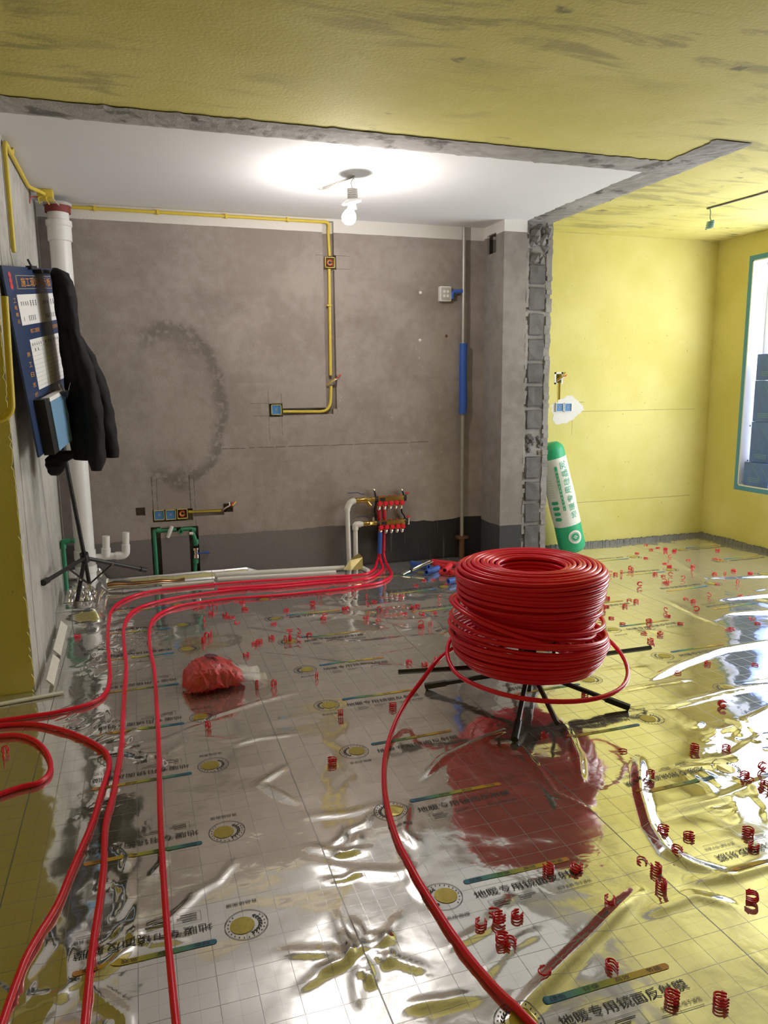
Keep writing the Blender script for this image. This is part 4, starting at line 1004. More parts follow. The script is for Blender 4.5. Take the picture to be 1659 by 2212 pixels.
for (a, c) in ((908, 632), (907, 735), (964, 726)):
    p = py(a, c, YB); solo('wall_plug', MB().lathe([(.012, .004), (.014, 0), (.008, -.006), (.004, -.008)], (p.x, YB - .002, p.z), (0, 1, 0), 8), M_patch if c != 726 else M_rust, {632: 'pale wall plug nub level with the meter box', 735: 'pale wall plug nub below the other one, with a crack', 726: 'small rusty wall plug between nub and riser'}[c], 'wall plug')

# ================================================================== LAMPS
lc = pz(778, 376, H - .005)
lp = thing('pendant_bulb', 'lit bare bulb hanging from a coiled cord on the kitchen ceiling', 'lamp', tuple(lc))
Yl = lc.y
def lpt(a, c): return py(a, c, Yl)
k0 = pz(768, 381, H - .006)
part('cord', MB().tube(catmull([k0, lpt(759, 392), lpt(760, 402), lpt(761, 408)], 5), .0035, 6), M_wirecoil, lp)
pts = []
top, bot = lpt(761, 407), lpt(762, 430)
for i in range(90):
    t = i / 89; a_ = t * 6 * 2 * math.pi; c = top.lerp(bot, t); pts.append(c + Vector((.030 * math.cos(a_), .030 * math.sin(a_), 0)))
part('coiled_cord', MB().tube(pts, .0045, 6), M_wirecoil, lp)
cs = lpt(760, 437); ax = Vector((-.25, -.1, 1)).normalized()
part('lamp_holder', MB().lathe([(.012, .03), (.022, .022), (.062, .008), (.066, 0), (.060, -.008), (.024, -.012), (.022, -.045)], cs, ax, 24), M_white, lp, 'white bakelite ceiling-rose lamp holder')
bc = lpt(755, 464); bd = (bc - cs).normalized()
part('bulb', MB().lathe([(.016, 0), (.020, .015), (.035, .035), (.044, .055), (.046, .070), (.040, .09), (.025, .105), (.006, .111)], cs + bd * .030, bd, 20), M_bulb, lp)
b = MB().tube([pz(766, 381, H - .012), pz(697, 408, H - .014)], .006, 8); b.tube([pz(688, 408, H - .012), pz(714, 406, H - .012)], .008, 8)
solo('ceiling_conduit', b, M_galv, 'thin grey conduit stub on the white ceiling beside the bare bulb', 'conduit')
l2 = pz(1533, 449, H - .005)
lp2 = thing('lamp_cord', 'coiled teal lamp cord without a bulb hanging from the yellow ceiling', 'lamp cord', tuple(l2))
part('cord', MB().tube(catmull([l2, py(1535, 458, l2.y), py(1534, 470, l2.y), py(1537, 478, l2.y)], 5), .0035, 6), M_teal, lp2)
pts = []; top, bot = py(1536, 477, l2.y), py(1532, 494, l2.y)
for i in range(60):
    t = i / 59; a_ = t * 4.5 * 2 * math.pi; pts.append(top.lerp(bot, t) + Vector((.027 * math.cos(a_), .027 * math.sin(a_), .006 * math.cos(a_))))
part('coiled_cord', MB().tube(pts, .0045, 6), M_teal, lp2)
e2 = pz(1700, 402, H - .008)
solo('ceiling_chase', MB().tube([pz(1528, 451, H - .006), pz(1640, 420, H - .006), e2], .010, 6, flat=.5), M_raw, 'thin grey filled wiring line across the yellow ceiling to the cord', 'wiring line')

# ================================================================== GREEN AND WHITE SACK ROLL
sb = pz(1238, 1196); ax0 = Vector((sb.x, sb.y, .031)); top_ = py(1186, 958, YB - .16)
sd = (top_ - ax0); SL = sd.length; sd.normalize()
SR = .125
sk = thing('sack_roll', 'green and white printed sack of netting leaning on the block wall', 'sack', tuple(ax0))
se = sd.cross(Vector((0, 1, 0))).normalized(); sg_ = se.cross(sd).normalized()
if sg_.y > 0: sg_ = -sg_
if se.x < 0: se = -se
def cylpt(u, th, r=SR):
    """u metres along the roll, th angle from camera-facing side towards +x"""
    rr = r * (1 + .018 * math.sin(9 * u + 2 * th) + .012 * math.sin(23 * u - 3 * th))
    th -= .48
    return ax0 + sd * u + (sg_ * math.cos(th) + se * math.sin(th)) * rr
def rollpart(name, u0, u1, m_, caps, shrink0=False, shrink1=False):
    b = MB(); nu, nt_ = max(4, int((u1 - u0) / .03)), 28; vs = []; fs = []
    for i in range(nu + 1):
        u = u0 + (u1 - u0) * i / nu
        k = 1.0
        if shrink0 and u < .05: k = .72 + .28 * math.sqrt(max(0, u / .05))
        if shrink1 and u > SL - .06: k = .62 + .38 * math.sqrt(max(0, (SL - u) / .06))
        for j in range(nt_): vs.append(cylpt(u, 2 * math.pi * j / nt_, SR * k))
    for i in range(nu):
        for j in range(nt_): j2 = (j + 1) % nt_; fs.append((i * nt_ + j, i * nt_ + j2, (i + 1) * nt_ + j2, (i + 1) * nt_ + j))
    if shrink0: fs.append(tuple(range(nt_))[::-1])
    if shrink1: fs.append(tuple(nu * nt_ + j for j in range(nt_)))
    b.add(vs, fs); return part(name, b, m_, sk, ang=60)
u1_, u2_ = SL * .255, SL * .87
rollpart('green_bottom', 0, u1_, M_bag_g, True, shrink0=True); wm = rollpart('white_middle', u1_, u2_, M_bag_w, False); rollpart('green_top', u2_, SL, M_bag_g, True, shrink1=True)
ft_ = MB()
def onroll(u, th): return cylpt(u, th, SR + .0022)
chars = '地暖专用硅晶网'
for i, ch in enumerate(chars):
    uc = SL * (.315 + .53 * i / 7.0)
    put_text(ft_, ch, lambda a, c, uc=uc: onroll(uc + a, .40 + c), 0, .066, .50, 0)
# reading upwards: rotate glyphs
ft_.v = ft_.v
part('sack_lettering', ft_, M_print_g, wm, 'large green lettering running up the sack', smooth=False)
pb = MB()
def pill(u0, u1, t0, t1):
    n_ = 9; ru = min((u1 - u0) / 2, (t1 - t0) / 2 * SR); vs = []
    for i in range(n_ + 1):
        th_ = t0 + (t1 - t0) * i / n_; e = max(0.0, ru - min(th_ - t0, t1 - th_) * SR); ins = ru - math.sqrt(max(0.0, ru * ru - e * e))
        vs += [cylpt(u0 + ins, th_, SR + .003), cylpt(u1 - ins, th_, SR + .003)]
    pb.add(vs, [(2 * i, 2 * i + 1, 2 * i + 3, 2 * i + 2) for i in range(n_)])
for k in range(8): pill(SL * (.40 + .05 * k), SL * (.455 + .05 * k), -.06, .13)
for k in range(4): pill(SL * (.315 + .05 * k), SL * (.315 + .05 * k) + .032, -.85, -.30)
part('printed_bar', pb, M_bag_g, wm, 'green printed bars', smooth=False)
lb = MB()
for k in range(8): u = SL * (.53 + .022 * k); lb.quad(onroll(u, -.85), onroll(u, -.45), onroll(u + .006, -.45), onroll(u + .006, -.85))
part('small_print', lb, simple('pale_green_print', (.55, .62, .30), .6), wm, smooth=False)
wt = MB()
for k in range(11): u = SL * (.405 + .034 * k); put_text(wt, '地暖专用硅晶网地暖专用'[k], lambda a, c, u=u: cylpt(u + a, c, SR + .004), 0, .022, .085, -.02)
part('bar_lettering', wt, M_paper, wm, 'small white lettering on the bar', smooth=False)
eb = MB(); n_ = 28
for (r0, r1, dz) in ((.062, .044, .003), (.040, .036, .003)):
    vs = []
    for i in range(n_):
        a_ = 6.2832 * i / n_; vs += [cylpt(SL * .15 + r0 * math.cos(a_), .35 + r0 / SR * math.sin(a_), SR + dz), cylpt(SL * .15 + r1 * math.cos(a_), .35 + r1 / SR * math.sin(a_), SR + dz)]
    eb.add(vs, [(2 * i, 2 * ((i + 1) % n_), 2 * ((i + 1) % n_) + 1, 2 * i + 1) for i in range(n_)])
for dx_, dy_ in ((0, 0), (.012, 0), (-.012, 0), (0, .09), (0, -.09)): eb.quad(*[cylpt(SL * .15 + dx_ + a_, .35 + dy_ + c_, SR + .003) for a_, c_ in ((-.004, -.08), (-.004, .08), (.002, .08), (.002, -.08))])
part('sack_emblem', eb, M_paper, sk, 'white ring emblem on the green end', smooth=False)

# ================================================================== WINDOW SILL PACKS
sy1 = WIN1[1] - .02
for k, (ya, yb_, za, zb_, xa, lab) in enumerate(((5.33, 5.63, 0, .22, .12, 'navy blue printed carton lying lowest on the window sill'), (5.36, 5.60, .222, .60, .15, 'blue printed carton stacked on the lowest one in the window'),
                                                 (5.36, 5.595, .602, .98, .15, 'blue printed carton in the middle of the window stack'), (5.37, 5.59, .982, 1.22, .16, 'dark blue carton topping the stack in the window'))):
    zz = WIN1[2] + .013
    pk = thing('carton', lab, 'carton', (XR + .17, (ya + yb_) / 2, zz + za), 'blue cartons in the window')
    bd_ = part('carton_body', MB().bb((XR + .005 if k == 0 else XR + .03, ya, zz + za), (XR + .17, yb_, zz + zb_), bev=.006), M_navypack, pk)
    tx = MB(); xf_ = (XR + .005 if k == 0 else XR + .03) - .0015
    for r_ in range(3): tx.quad((xf_, yb_ - .06, zz + za + .04 + .016 * r_), (xf_, yb_ - .20, zz + za + .04 + .016 * r_), (xf_, yb_ - .20, zz + za + .048 + .016 * r_), (xf_, yb_ - .06, zz + za + .048 + .016 * r_))
    for r_ in range(3):
        q0 = yb_ - .10 - .1 * r_; tx.quad((xf_, q0, zz + zb_ - .03), (xf_, q0 - .008, zz + zb_ - .03), (xf_, q0 - .108, zz + zb_ - .15), (xf_, q0 - .1, zz + zb_ - .15))
    part('carton_print', tx, M_lightblue, bd_, 'pale printed lines', smooth=False, kind='stuff')

# ================================================================== NOTICE BOARD STAND
TL = px(3, 573, XL + .015); MID = py(72, 578, 4.68); BL = py(85, 988, 4.28)
Uv = (MID - TL) * 2.0; Vv = BL - TL; Nv = Uv.cross(-Vv).normalized()
if Nv.x < 0: Nv = -Nv
WB, HB = Uv.length, Vv.length
def bp(u, v, n=0.0): return TL + Uv * u + Vv * v + Nv * n
ns = thing('notice_stand', 'tilted dark blue notice board on a thin black tripod stand beside the drain', 'notice board', tuple(bp(.5, 1.0)))
def slab(mb, u0, u1, v0, v1, n0, n1, mi=0):
    q = [bp(u0, v1, n0), bp(u1, v1, n0), bp(u1, v0, n0), bp(u0, v0, n0)]; r = [bp(u0, v1, n1), bp(u1, v1, n1), bp(u1, v0, n1), bp(u0, v0, n1)]
    mb.add(q + r, [(3, 2, 1, 0), (4, 5, 6, 7), (0, 1, 5, 4), (1, 2, 6, 5), (2, 3, 7, 6), (3, 0, 4, 7)], mi); return mb
bdp = part('board', slab(MB(), 0, 1, 0, 1, -.010, 0), M_navy, ns, smooth=False)
part('sheet', slab(MB(), .13, .90, .145, .305, 0, .002), M_paper, bdp, 'white form sheet', smooth=False)
part('sheet', slab(MB(), .20, .90, .385, .66, 0, .002), M_paper, bdp, 'white ruled sheet', smooth=False)
rl = MB()
for k in range(11): v = .405 + .0235 * k; slab(rl, .205, .895, v, v + .0014, .002, .0028)
for u in (.38, .55, .72): slab(rl, u, u + .0012, .43, .655, .002, .0028)
part('ruled_line', rl, simple('grey_rule', (.45, .44, .43), .7), bdp, smooth=False)
ik = MB()
def scrib(u0, u1, v, h, n_):
    for k in range(n_):
        u = u0 + (u1 - u0) * (k + .15) / n_; w = (u1 - u0) / n_ * .7
        for j in range(3): slab(ik, u + w * random.uniform(0, .3), u + w * random.uniform(.6, 1), v + h * (.1 + .3 * j), v + h * (.18 + .3 * j), .002, .003)
        slab(ik, u + w * .4, u + w * .55, v, v + h, .002, .003)
scrib(.16, .30, .182, .022, 4); scrib(.31, .44, .176, .034, 3); scrib(.55, .66, .182, .022, 3); scrib(.69, .82, .176, .034, 3)
scrib(.17, .19, .262, .022, 1); scrib(.25, .38, .257, .03, 4); scrib(.55, .85, .257, .028, 8)
scrib(.215, .40, .408, .014, 5); scrib(.44, .60, .408, .014, 3); scrib(.62, .85, .408, .014, 6); scrib(.24, .34, .436, .016, 2); scrib(.46, .52, .433, .012, 2)
part('handwriting', ik, M_ink, bdp, 'dark handwriting', smooth=False)
tt = MB(); bt = lambda u, v: bp(u, v, .0022)
put_text(tt, '施工现场揭示板', bt, .235, .77, .105, .055)
put_text(tt, '施工图纸', bt, .24, .40, .352, .328); put_text(tt, '工程资料', bt, .60, .76, .352, .328); put_text(tt, '图', bt, .36, .41, .720, .695); put_text(tt, '纸', bt, .47, .52, .720, .695)
for k, ch in enumerate('施工日志栏'): put_text(tt, ch, bt, .115, .165, .47 + .055 * k, .445 + .055 * k)
for k, ch in enumerate('工程概况'): put_text(tt, ch, bt, .065, .105, .185 + .036 * k, .163 + .036 * k)
part('board_title', tt, M_gold, bdp, 'orange-gold lettering', smooth=False)
fm = MB()
for a_, b__, c_, d_ in ((.18, .82, .045, .048), (.18, .82, .114, .117), (.18, .183, .045, .117), (.817, .82, .045, .117), (.165, .172, .045, .117)): slab(fm, a_, b__, c_, d_, 0, .0015)
part('title_frame', fm, simple('gilt_line', (.42, .36, .22), .5), bdp, smooth=False)
rd = MB()
for k in range(3):
    cu, cv = .085, .045 + .028 * k; vs = [bp(cu + .022 * math.cos(a_), cv + .017 * math.sin(a_), .0015) for a_ in np.linspace(0, 6.283, 13)[:-1]]; rd.add(vs, [tuple(range(12))])
part('red_logo', rd, M_redprint, bdp, 'red knot-shaped logo', smooth=False)
slip = slab(MB(), .68, .80, .73, .86, .0, .003); part('sheet', slip, M_paper, bdp, 'small white slip', smooth=False)
part('top_clamp', slab(slab(MB(), .48, .80, .012, .032, 0, .045), .40, .50, -.008, .012, -.01, .02), M_black, ns, smooth=False)
part('hanging_hook', MB().tube([bp(.46, -.045, -.01), bp(.46, .0, .004)], .006, 6), M_black, ns)
db = part('document_box', slab(MB(), .08, .45, .70, 1.01, 0, .055), M_black, ns, 'black document box', smooth=False)
part('blue_cover', slab(MB(), .15, .43, .72, 1.005, .055, .062), M_lightblue, db, 'pale blue folder cover', smooth=False)
part('folder_edge', slab(MB(), .14, .44, .700, .722, .02, .064), M_paper, db, 'white paper edge', smooth=False)
bc_ = MB(); bc_.add([bp(.33, .70, .06), bp(.42, .70, .06), bp(.375, .745, .09), bp(.33, .70, .10), bp(.42, .70, .10)], [(0, 1, 4, 3), (3, 4, 2), (0, 3, 2), (1, 2, 4), (0, 2, 1)])
bcl = part('binder_clip', bc_, M_black, db, smooth=False)
part('clip_wire', MB().tube([bp(.34, .705, .08), bp(.33, .655, .07), bp(.38, .655, .07), bp(.375, .71, .085)], .003, 6).tube([bp(.40, .72, .09), bp(.45, .665, .10)], .003, 6), M_chrome, bcl)
hubp = py(183, 1205, 5.28); pbot = py(193, 1262, 5.36)
ptop = bp(.5, .02, -.03)
part('pole', MB().tube([pbot, hubp, ptop], .0135, 10), M_blackmetal, ns)
part('hub_collar', MB().tube([hubp + (ptop - hubp).normalized() * -.03, hubp + (ptop - hubp).normalized() * .035], .028, 12), M_black, ns)
for (e, kk) in ((px(95, 1258, XL + .016), 0), (py(312, 1231, 5.58), 1), (pz(165, 1306, .128), 2)):
    s0 = hubp + Vector((0, 0, 0)); lg = part('leg', MB().tube([s0, e], .0135, 8), M_blackmetal, ns)
    part('rubber_foot', MB().tube([e.lerp(s0, .08), e + (e - s0).normalized() * .012], .019, 10), M_black if kk < 2 else simple('worn_rubber', (.16, .13, .10), .8), lg)
    mid = s0.lerp(e, .45); part('brace', MB().tube([mid, pbot], .006, 6), M_blackmetal, lg); part('rivet', MB().lathe([(.009, -.016), (.009, .016)], mid, (0, 1, 0), 8), M_chrome, lg)
part('rivet', MB().lathe([(.009, -.02), (.009, .02)], pbot, (0, 1, 0), 8), M_chrome, ns)

# ================================================================== BLACK COAT
YJ = 4.80
def loft(secs, n=26, puff=.012):
    """secs: list of (centre, half-width vector, half-depth vector, puff)"""
    b = MB(); vs = []; fs = []
    for i, (c, a, d) in enumerate(secs):
        for k in range(n):
            t = 2 * math.pi * k / n; ct, st_ = math.cos(t), math.sin(t)
            r = 1 + .05 * math.sin(3 * t + i * .55) + .035 * math.sin(7 * t - i * .8)
            vs.append(Vector(c) + Vector(a) * (ct * abs(ct) ** -.15 if abs(ct) > 1e-3 else 0) * r + Vector(d) * (st_ * r))
    for i in range(len(secs) - 1):
        for k in range(n): k2 = (k + 1) % n; fs.append((i * n + k, i * n + k2, (i + 1) * n + k2, (i + 1) * n + k))
    fs += [tuple(range(n))[::-1], tuple((len(secs) - 1) * n + k for k in range(n))]
    b.add(vs, fs); return b
def interp(rows, m_=46):
    out = []; ys = [r[0] for r in rows]
    for i in range(m_ + 1):
        y = ys[0] + (ys[-1] - ys[0]) * i / m_
        out.append((y, np.interp(y, ys, [r[1] for r in rows]), np.interp(y, ys, [r[2] for r in rows]), np.interp(y, ys, [r[3] for r in rows])))
    return out
coat = thing('padded_coat', 'long black padded coat hanging over the far side of the blue board', 'coat', tuple(py(180, 1000, YJ)))
def coatpart(name, rows, Yc, quilt=.0, m_=46, n=26):
    secs = []
    for i, (y, xa, xb, dep) in enumerate(interp(rows, m_)):
        p0, p1 = py(xa, y, Yc), py(xb, y, Yc); c = (p0 + p1) / 2; q = 1 + quilt * math.sin(i * 1.25)
        secs.append((c, (p1 - p0) / 2 * q, Vector((0, dep * q, 0))))
    return part(name, loft(secs, n), M_coat, coat, ang=70)
coatpart('body', [(582, 112, 128, .03), (592, 108, 146, .06), (610, 112, 158, .08), (640, 116, 165, .09), (690, 122, 168, .09), (720, 126, 172, .10), (790, 134, 205, .10), (860, 144, 218, .10), (930, 151, 226, .10), (985, 156, 228, .10), (992, 158, 224, .09)], YJ, .012)
coatpart('sleeve', [(720, 152, 172, .05), (770, 165, 206, .06), (820, 185, 228, .07), (880, 200, 245, .07), (940, 212, 253, .07), (975, 220, 258, .06), (988, 224, 258, .05)], YJ + .02, .05, 34, 20)
coatpart('sleeve', [(640, 128, 165, .05), (720, 148, 172, .06), (800, 165, 205, .07), (880, 178, 222, .075), (960, 186, 228, .075), (1000, 190, 227, .07), (1016, 197, 220, .05)], YJ - .09, .05, 40, 20)
coatpart('sleeve', [(974, 122, 176, .04), (984, 102, 164, .06), (996, 98, 148, .065), (1008, 99, 140, .065), (1018, 102, 136, .055), (1026, 109, 129, .04)], YJ - .03, .05, 18, 18)
coatpart('hood', [(580, 112, 126, .03), (590, 112, 148, .06), (620, 122, 160, .08), (660, 126, 167, .08), (700, 128, 166, .07), (715, 136, 160, .05)], YJ - .06, .03, 24, 22)
part('zip', MB().tube([py(176, 830, YJ - .115), py(196, 900, YJ - .125), py(202, 985, YJ - .125)], .004, 6), M_black, coat)

# ================================================================== BAG OF CLIPS
bx0, bx1 = pz(392, 1500), pz(560, 1462)
bc0 = pz(462, 1487); bag = thing('clip_bag', 'clear plastic bag packed with red pipe clips on the film', 'bag', tuple(bc0))
ang_ = .20; ux = Vector((math.cos(ang_), math.sin(ang_), 0)); uy = Vector((-math.sin(ang_), math.cos(ang_), 0))
def bagmesh(Lh, Wh, Ht, seed, nz=.004, tail=False):
    rs_ = random.Random(seed); b = MB(); nu, nv = 26, 22; vs = []; fs = []
    for i in range(nu + 1):
        for j in range(nv):
            u = -1 + 2 * i / nu; t = 2 * math.pi * j / nv
            k = max(0.0, 1 - abs(u) ** 4.5) ** .5; cs_, sn_ = math.cos(t), math.sin(t); cs_ = math.copysign(abs(cs_) ** .7, cs_); sn_ = math.copysign(abs(sn_) ** .7, sn_)
            x = Lh * u; y = Wh * cs_ * (.35 + .65 * k); z = Ht * (.5 + .5 * sn_) * k * (.86 + .14 * math.cos(2.6 * u + .5)) + .012
            if tail and u > .55: z = z * .5 ; y *= 1.12
            vs.append(bc0 + ux * x + uy * y + Vector((0, 0, z + (fz(bc0.x, bc0.y) + .004))) + Vector((rs_.uniform(-nz, nz), rs_.uniform(-nz, nz), rs_.uniform(-nz, nz))))
    for i in range(nu):
        for j in range(nv): j2 = (j + 1) % nv; fs.append((i * nv + j, i * nv + j2, (i + 1) * nv + j2, (i + 1) * nv + j))
    fs += [tuple(range(nv))[::-1], tuple(nu * nv + j for j in range(nv))]
    b.add(vs, fs); return b
SCALE_B = (pz(400, 1490) - pz(548, 1466)).length / 2
part('clip_filling', bagmesh(SCALE_B * .80, .125, .138, 3, .010), simple('red_clip_fill', (.66, .012, .02), .45, var=.4, scale=90, bump=1.0), bag, 'mass of red clips', smooth=False)
film_b = part('bag_film', bagmesh(SCALE_B * .86, .135, .150, 5, .003), M_clear, bag, 'clear crinkled plastic')
fl = MB(); rs_ = random.Random(9); base_ = bc0 + ux * SCALE_B * .74
nu = 12; nv = 7; vs = []; fs = []
for i in range(nu + 1):
    for j in range(nv + 1): vs.append(base_ + ux * (.13 * j / nv + rs_.uniform(-.006, .006)) + uy * (-.15 + .28 * i / nu) + Vector((0, 0, .022 + .03 * math.sin(i * 1.3 + j * .4) * (j / nv) + .045 * (1 - j / nv) + rs_.uniform(0, .006))))
for i in range(nu):
    for j in range(nv): a_ = i * (nv + 1) + j; fs.append((a_, a_ + 1, a_ + nv + 2, a_ + nv + 1))
fl.add(vs, fs); part('bag_mouth', fl, M_cloud, bag, 'crumpled empty bag end', ang=60)
def bagtop(a, c):
    u = a / (SCALE_B * .86); k = max(0.0, 1 - abs(u) ** 4.5) ** .5; q = min(1.0, abs(c) / .135) ** (1 / .7)
    return bc0 + ux * a + uy * c + Vector((0, 0, .150 * (.5 + .5 * math.sqrt(max(0, 1 - q * q)) ** .7) * k * (.86 + .14 * math.cos(2.6 * u + .5)) + .017 + (fz(bc0.x, bc0.y) + .004)))
M_bagink = simple('dark_bag_print', (.10, .02, .03), .5)
lt = MB(); lt.add([bagtop(.0 + .036 * math.cos(a_), .02 + .034 * math.sin(a_)) for a_ in np.linspace(0, 6.283, 17)[:-1]], [tuple(range(16))])
part('bag_emblem', lt, M_bagink, bag, 'dark printed emblem', smooth=False)
lt = MB()
for k, ch in enumerate('地暖管卡'): put_text(lt, ch, bagtop, .07 + .008 * k, .108 + .008 * k, .055 - .042 * k, .09 - .042 * k)
part('bag_lettering', lt, M_bagink, bag, 'dark printed lettering', smooth=False)

# ================================================================== LOOSE RED CLIPS
def clip_mesh(n):
    b = MB()
    for k in range(n):
        y = .009 * (k - (n - 1) / 2); pts = []
        for a_ in np.linspace(-.3, math.pi + .3, 11): pts.append((.0135 * math.cos(a_), y, .020 + .0135 * math.sin(a_)))
        pts = [(.0085, y, 0)] + [(.012, y, .008)] + pts + [(-.012, y, .008), (-.0085, y, 0)]
        b.tube(pts, .0026, 6)
        for s_ in (-1, 1):
            b.add([(s_ * .0085, y - .003, .0), (s_ * .0175, y - .003, .011), (s_ * .011, y - .003, .014), (s_ * .0085, y + .003, .0), (s_ * .0175, y + .003, .011), (s_ * .011, y + .003, .014)], [(0, 1, 2), (5, 4, 3), (0, 3, 4, 1), (1, 4, 5, 2), (2, 5, 3, 0)])
    if n > 1: b.bb((-.003, -.009 * (n - 1) / 2, .031), (.003, .009 * (n - 1) / 2, .036))
    return b
CM = {}
for n_ in (1, 2, 3):
    CM[n_] = mesh_of('pipe_clip', clip_mesh(n_), M_redclip, (0, 0, 0), True, 50)
CW = {1: 'single red plastic pipe clip', 2: 'joined pair of red pipe clips', 3: 'joined strip of three red pipe clips'}
def clip_place(p):
    if p.x > 2.6 and p.y > 4.6: return 'on film near the yellow wall foot'
    if p.x > 2.2: return 'on film between coil and window'
    if p.y < 2.9 and p.x > .45: return 'on film in front of the coil'
    if p.y > 4.7 and p.x > 1.1: return 'on dark film by the manifold'
    if p.x < .9 and p.y > 4.2: return 'on film behind the clip bag'
    if p.x < .9: return 'on film beside the laid pipes'
    return 'on film beside the decoiler arms'
def zz(x0, y0, s_, L_): return [(x0 + a * s_, y0 + c * s_) for a, c in L_]
CP = zz(200, 1250, .3014, [(735, 218), (768, 205), (850, 195), (878, 218), (868, 250), (808, 297), (945, 256), (985, 275), (1020, 273), (1040, 308), (1092, 170), (1070, 220), (1112, 216), (850, 412), (820, 424), (793, 458), (1150, 472), (1178, 455), (1095, 540), (1318, 320), (1270, 422), (1178, 775), (1300, 770), (828, 1065)])
CP += zz(600, 1250, .2411, [(290, 205), (375, 178), (288, 250), (60, 292), (575, 278), (608, 265), (680, 118), (803, 170), (850, 218), (803, 257), (910, 292), (1103, 182), (1218, 260), (1262, 254), (1160, 308), (1288, 330), (1388, 310), (1460, 182), (1592, 155), (1258, 62), (1290, 10), (1405, 15), (432, 326), (385, 362), (815, 362), (908, 382), (1260, 430), (1310, 434), (1365, 428), (85, 470), (178, 487), (287, 522), (70, 560), (110, 550), (210, 562), (350, 890), (1430, 715), (1187, 760), (1305, 765), (1005, 1155), (560, 1215)])
CP += zz(640, 1560, .3617, [(190, 242), (1150, 1130), (1110, 1190), (1240, 1175), (1265, 1310), (1295, 1345)])
CP += zz(1100, 1500, .337, [(240, 250), (705, 355), (1163, 345), (1380, 352), (1385, 72), (895, 545), (1490, 540), (1520, 562), (1640, 470), (1640, 610), (1020, 892), (1185, 912), (1500, 890), (1580, 965), (1095, 1040), (860, 1078), (920, 1107), (958, 1205), (440, 1085), (455, 1132), (228, 1105), (650, 1305), (75, 1402), (1515, 1312), (245, 1775), (680, 1770), (1090, 1970), (1400, 1975)])
CP += zz(1240, 1150, .25256, [(612, 110), (647, 145), (700, 133), (522, 178), (596, 217), (800, 147), (840, 160), (785, 180), (830, 220), (792, 265), (835, 295), (975, 238), (1020, 287), (1000, 332), (1225, 150), (1197, 220), (1237, 237), (1350, 325), (1487, 352), (1205, 360), (1290, 370), (1400, 438), (1235, 437), (1408, 538), (478, 322), (500, 335), (325, 365), (360, 366), (403, 358), (703, 360), (770, 376), (845, 380), (915, 407), (750, 425), (775, 435), (580, 459), (965, 570), (1028, 594), (1140, 548), (1022, 668), (800, 684), (825, 716), (885, 780), (665, 760), (657, 800), (622, 858), (757, 865), (637, 915), (673, 957), (270, 548), (307, 568), (473, 580), (538, 595), (440, 637), (300, 632), (250, 658), (295, 730), (240, 762), (392, 780), (1525, 728), (1545, 775), (1320, 820), (1345, 832), (1158, 1115), (1520, 1120), (905, 1188), (108, 1380)])
CP += [(161, 1377), (12, 1625), (8, 1640)]
rc = random.Random(21)
for (a_, c_) in CP:
    p = pz(a_, c_, .015); far = p.y > 3.6
    n_ = rc.choice((1, 2, 2, 3, 3)) if c_ > 1500 else rc.choice((1, 1, 1, 2, 2))
    lay = rc.random() < .72
    o = bpy.data.objects.new('pipe_clip', CM[n_]); COL.objects.link(o)
    rz = rc.uniform(0, 6.28)
    if lay: R_ = Matrix.Rotation(rz, 4, 'Z') @ Matrix.Rotation(math.radians(90), 4, 'X'); zoff = .009 * (n_ - 1) / 2 + .004
    elif rc.random() < .5: R_ = Matrix.Rotation(rz, 4, 'Z') @ Matrix.Rotation(math.radians(rc.uniform(76, 92)), 4, 'Y'); zoff = .0165
    else: R_ = Matrix.Rotation(rz, 4, 'Z'); zoff = .001
    sc__ = 1.0 if not far else 1.08
    z = max(fz(p.x + dx, p.y + dy) for dx in (-.014, 0, .014) for dy in (-.014, 0, .014))
    o.matrix_world = Matrix.Translation((p.x, p.y, z + zoff * sc__ + .001)) @ R_ @ Matrix.Scale(sc__, 4)
    o['label'] = CW[n_] + ' ' + clip_place(p); o['group'] = CW[n_] + ' ' + clip_place(p); o['category'] = 'pipe clip'

# ================================================================== SLEEVE OFFCUTS AND TOOL BY THE COIL
def offcut(p, q, m_, label, r=.024, z=0.0):
    a = pz(*p, .025 + z); c = pz(*q, .025 + z); za = max(fz(a.x, a.y), fz(c.x, c.y)) + r + .002
    a.z = za + z; c.z = za + z; n_ = 14; d = (c - a).normalized()
    b = MB(); b.tube([a, c], r, n_, cap=False); b.tube([c, a], r * .62, n_, cap=False)
    k = len(b.v)
    b.f += [(j, n_ * 3 + ((n_ - j) % n_), n_ * 3 + ((n_ - (j + 1)) % n_), (j + 1) % n_) for j in range(n_)] if False else []
    b.m = [0] * len(b.f)
    b.lathe([(r, 0), (r * .6, 0), (r * .6, .001), (r, .001)], a, d, n_); b.lathe([(r, 0), (r * .6, 0), (r * .6, .001), (r, .001)], c, d, n_)
    return solo('sleeve_offcut', b, m_, label, 'pipe sleeve')
def ringtube(a, c, r):
    b = MB(); n_ = 16; d = (c - a).normalized(); up_ = Vector((0, 0, 1)); e = d.cross(up_).normalized(); g_ = d.cross(e); vs = []
    for P_, R_ in ((a, r), (c, r), (c, r * .62), (a, r * .62)):
        for k in range(n_): t = 6.2832 * k / n_; vs.append(P_ + e * R_ * math.cos(t) + g_ * R_ * math.sin(t))
    fs = []
    for i in range(4):
        for k in range(n_): k2 = (k + 1) % n_; fs.append((i * n_ + k, i * n_ + k2, ((i + 1) % 4) * n_ + k2, ((i + 1) % 4) * n_ + k))
    return b.add(vs, fs)
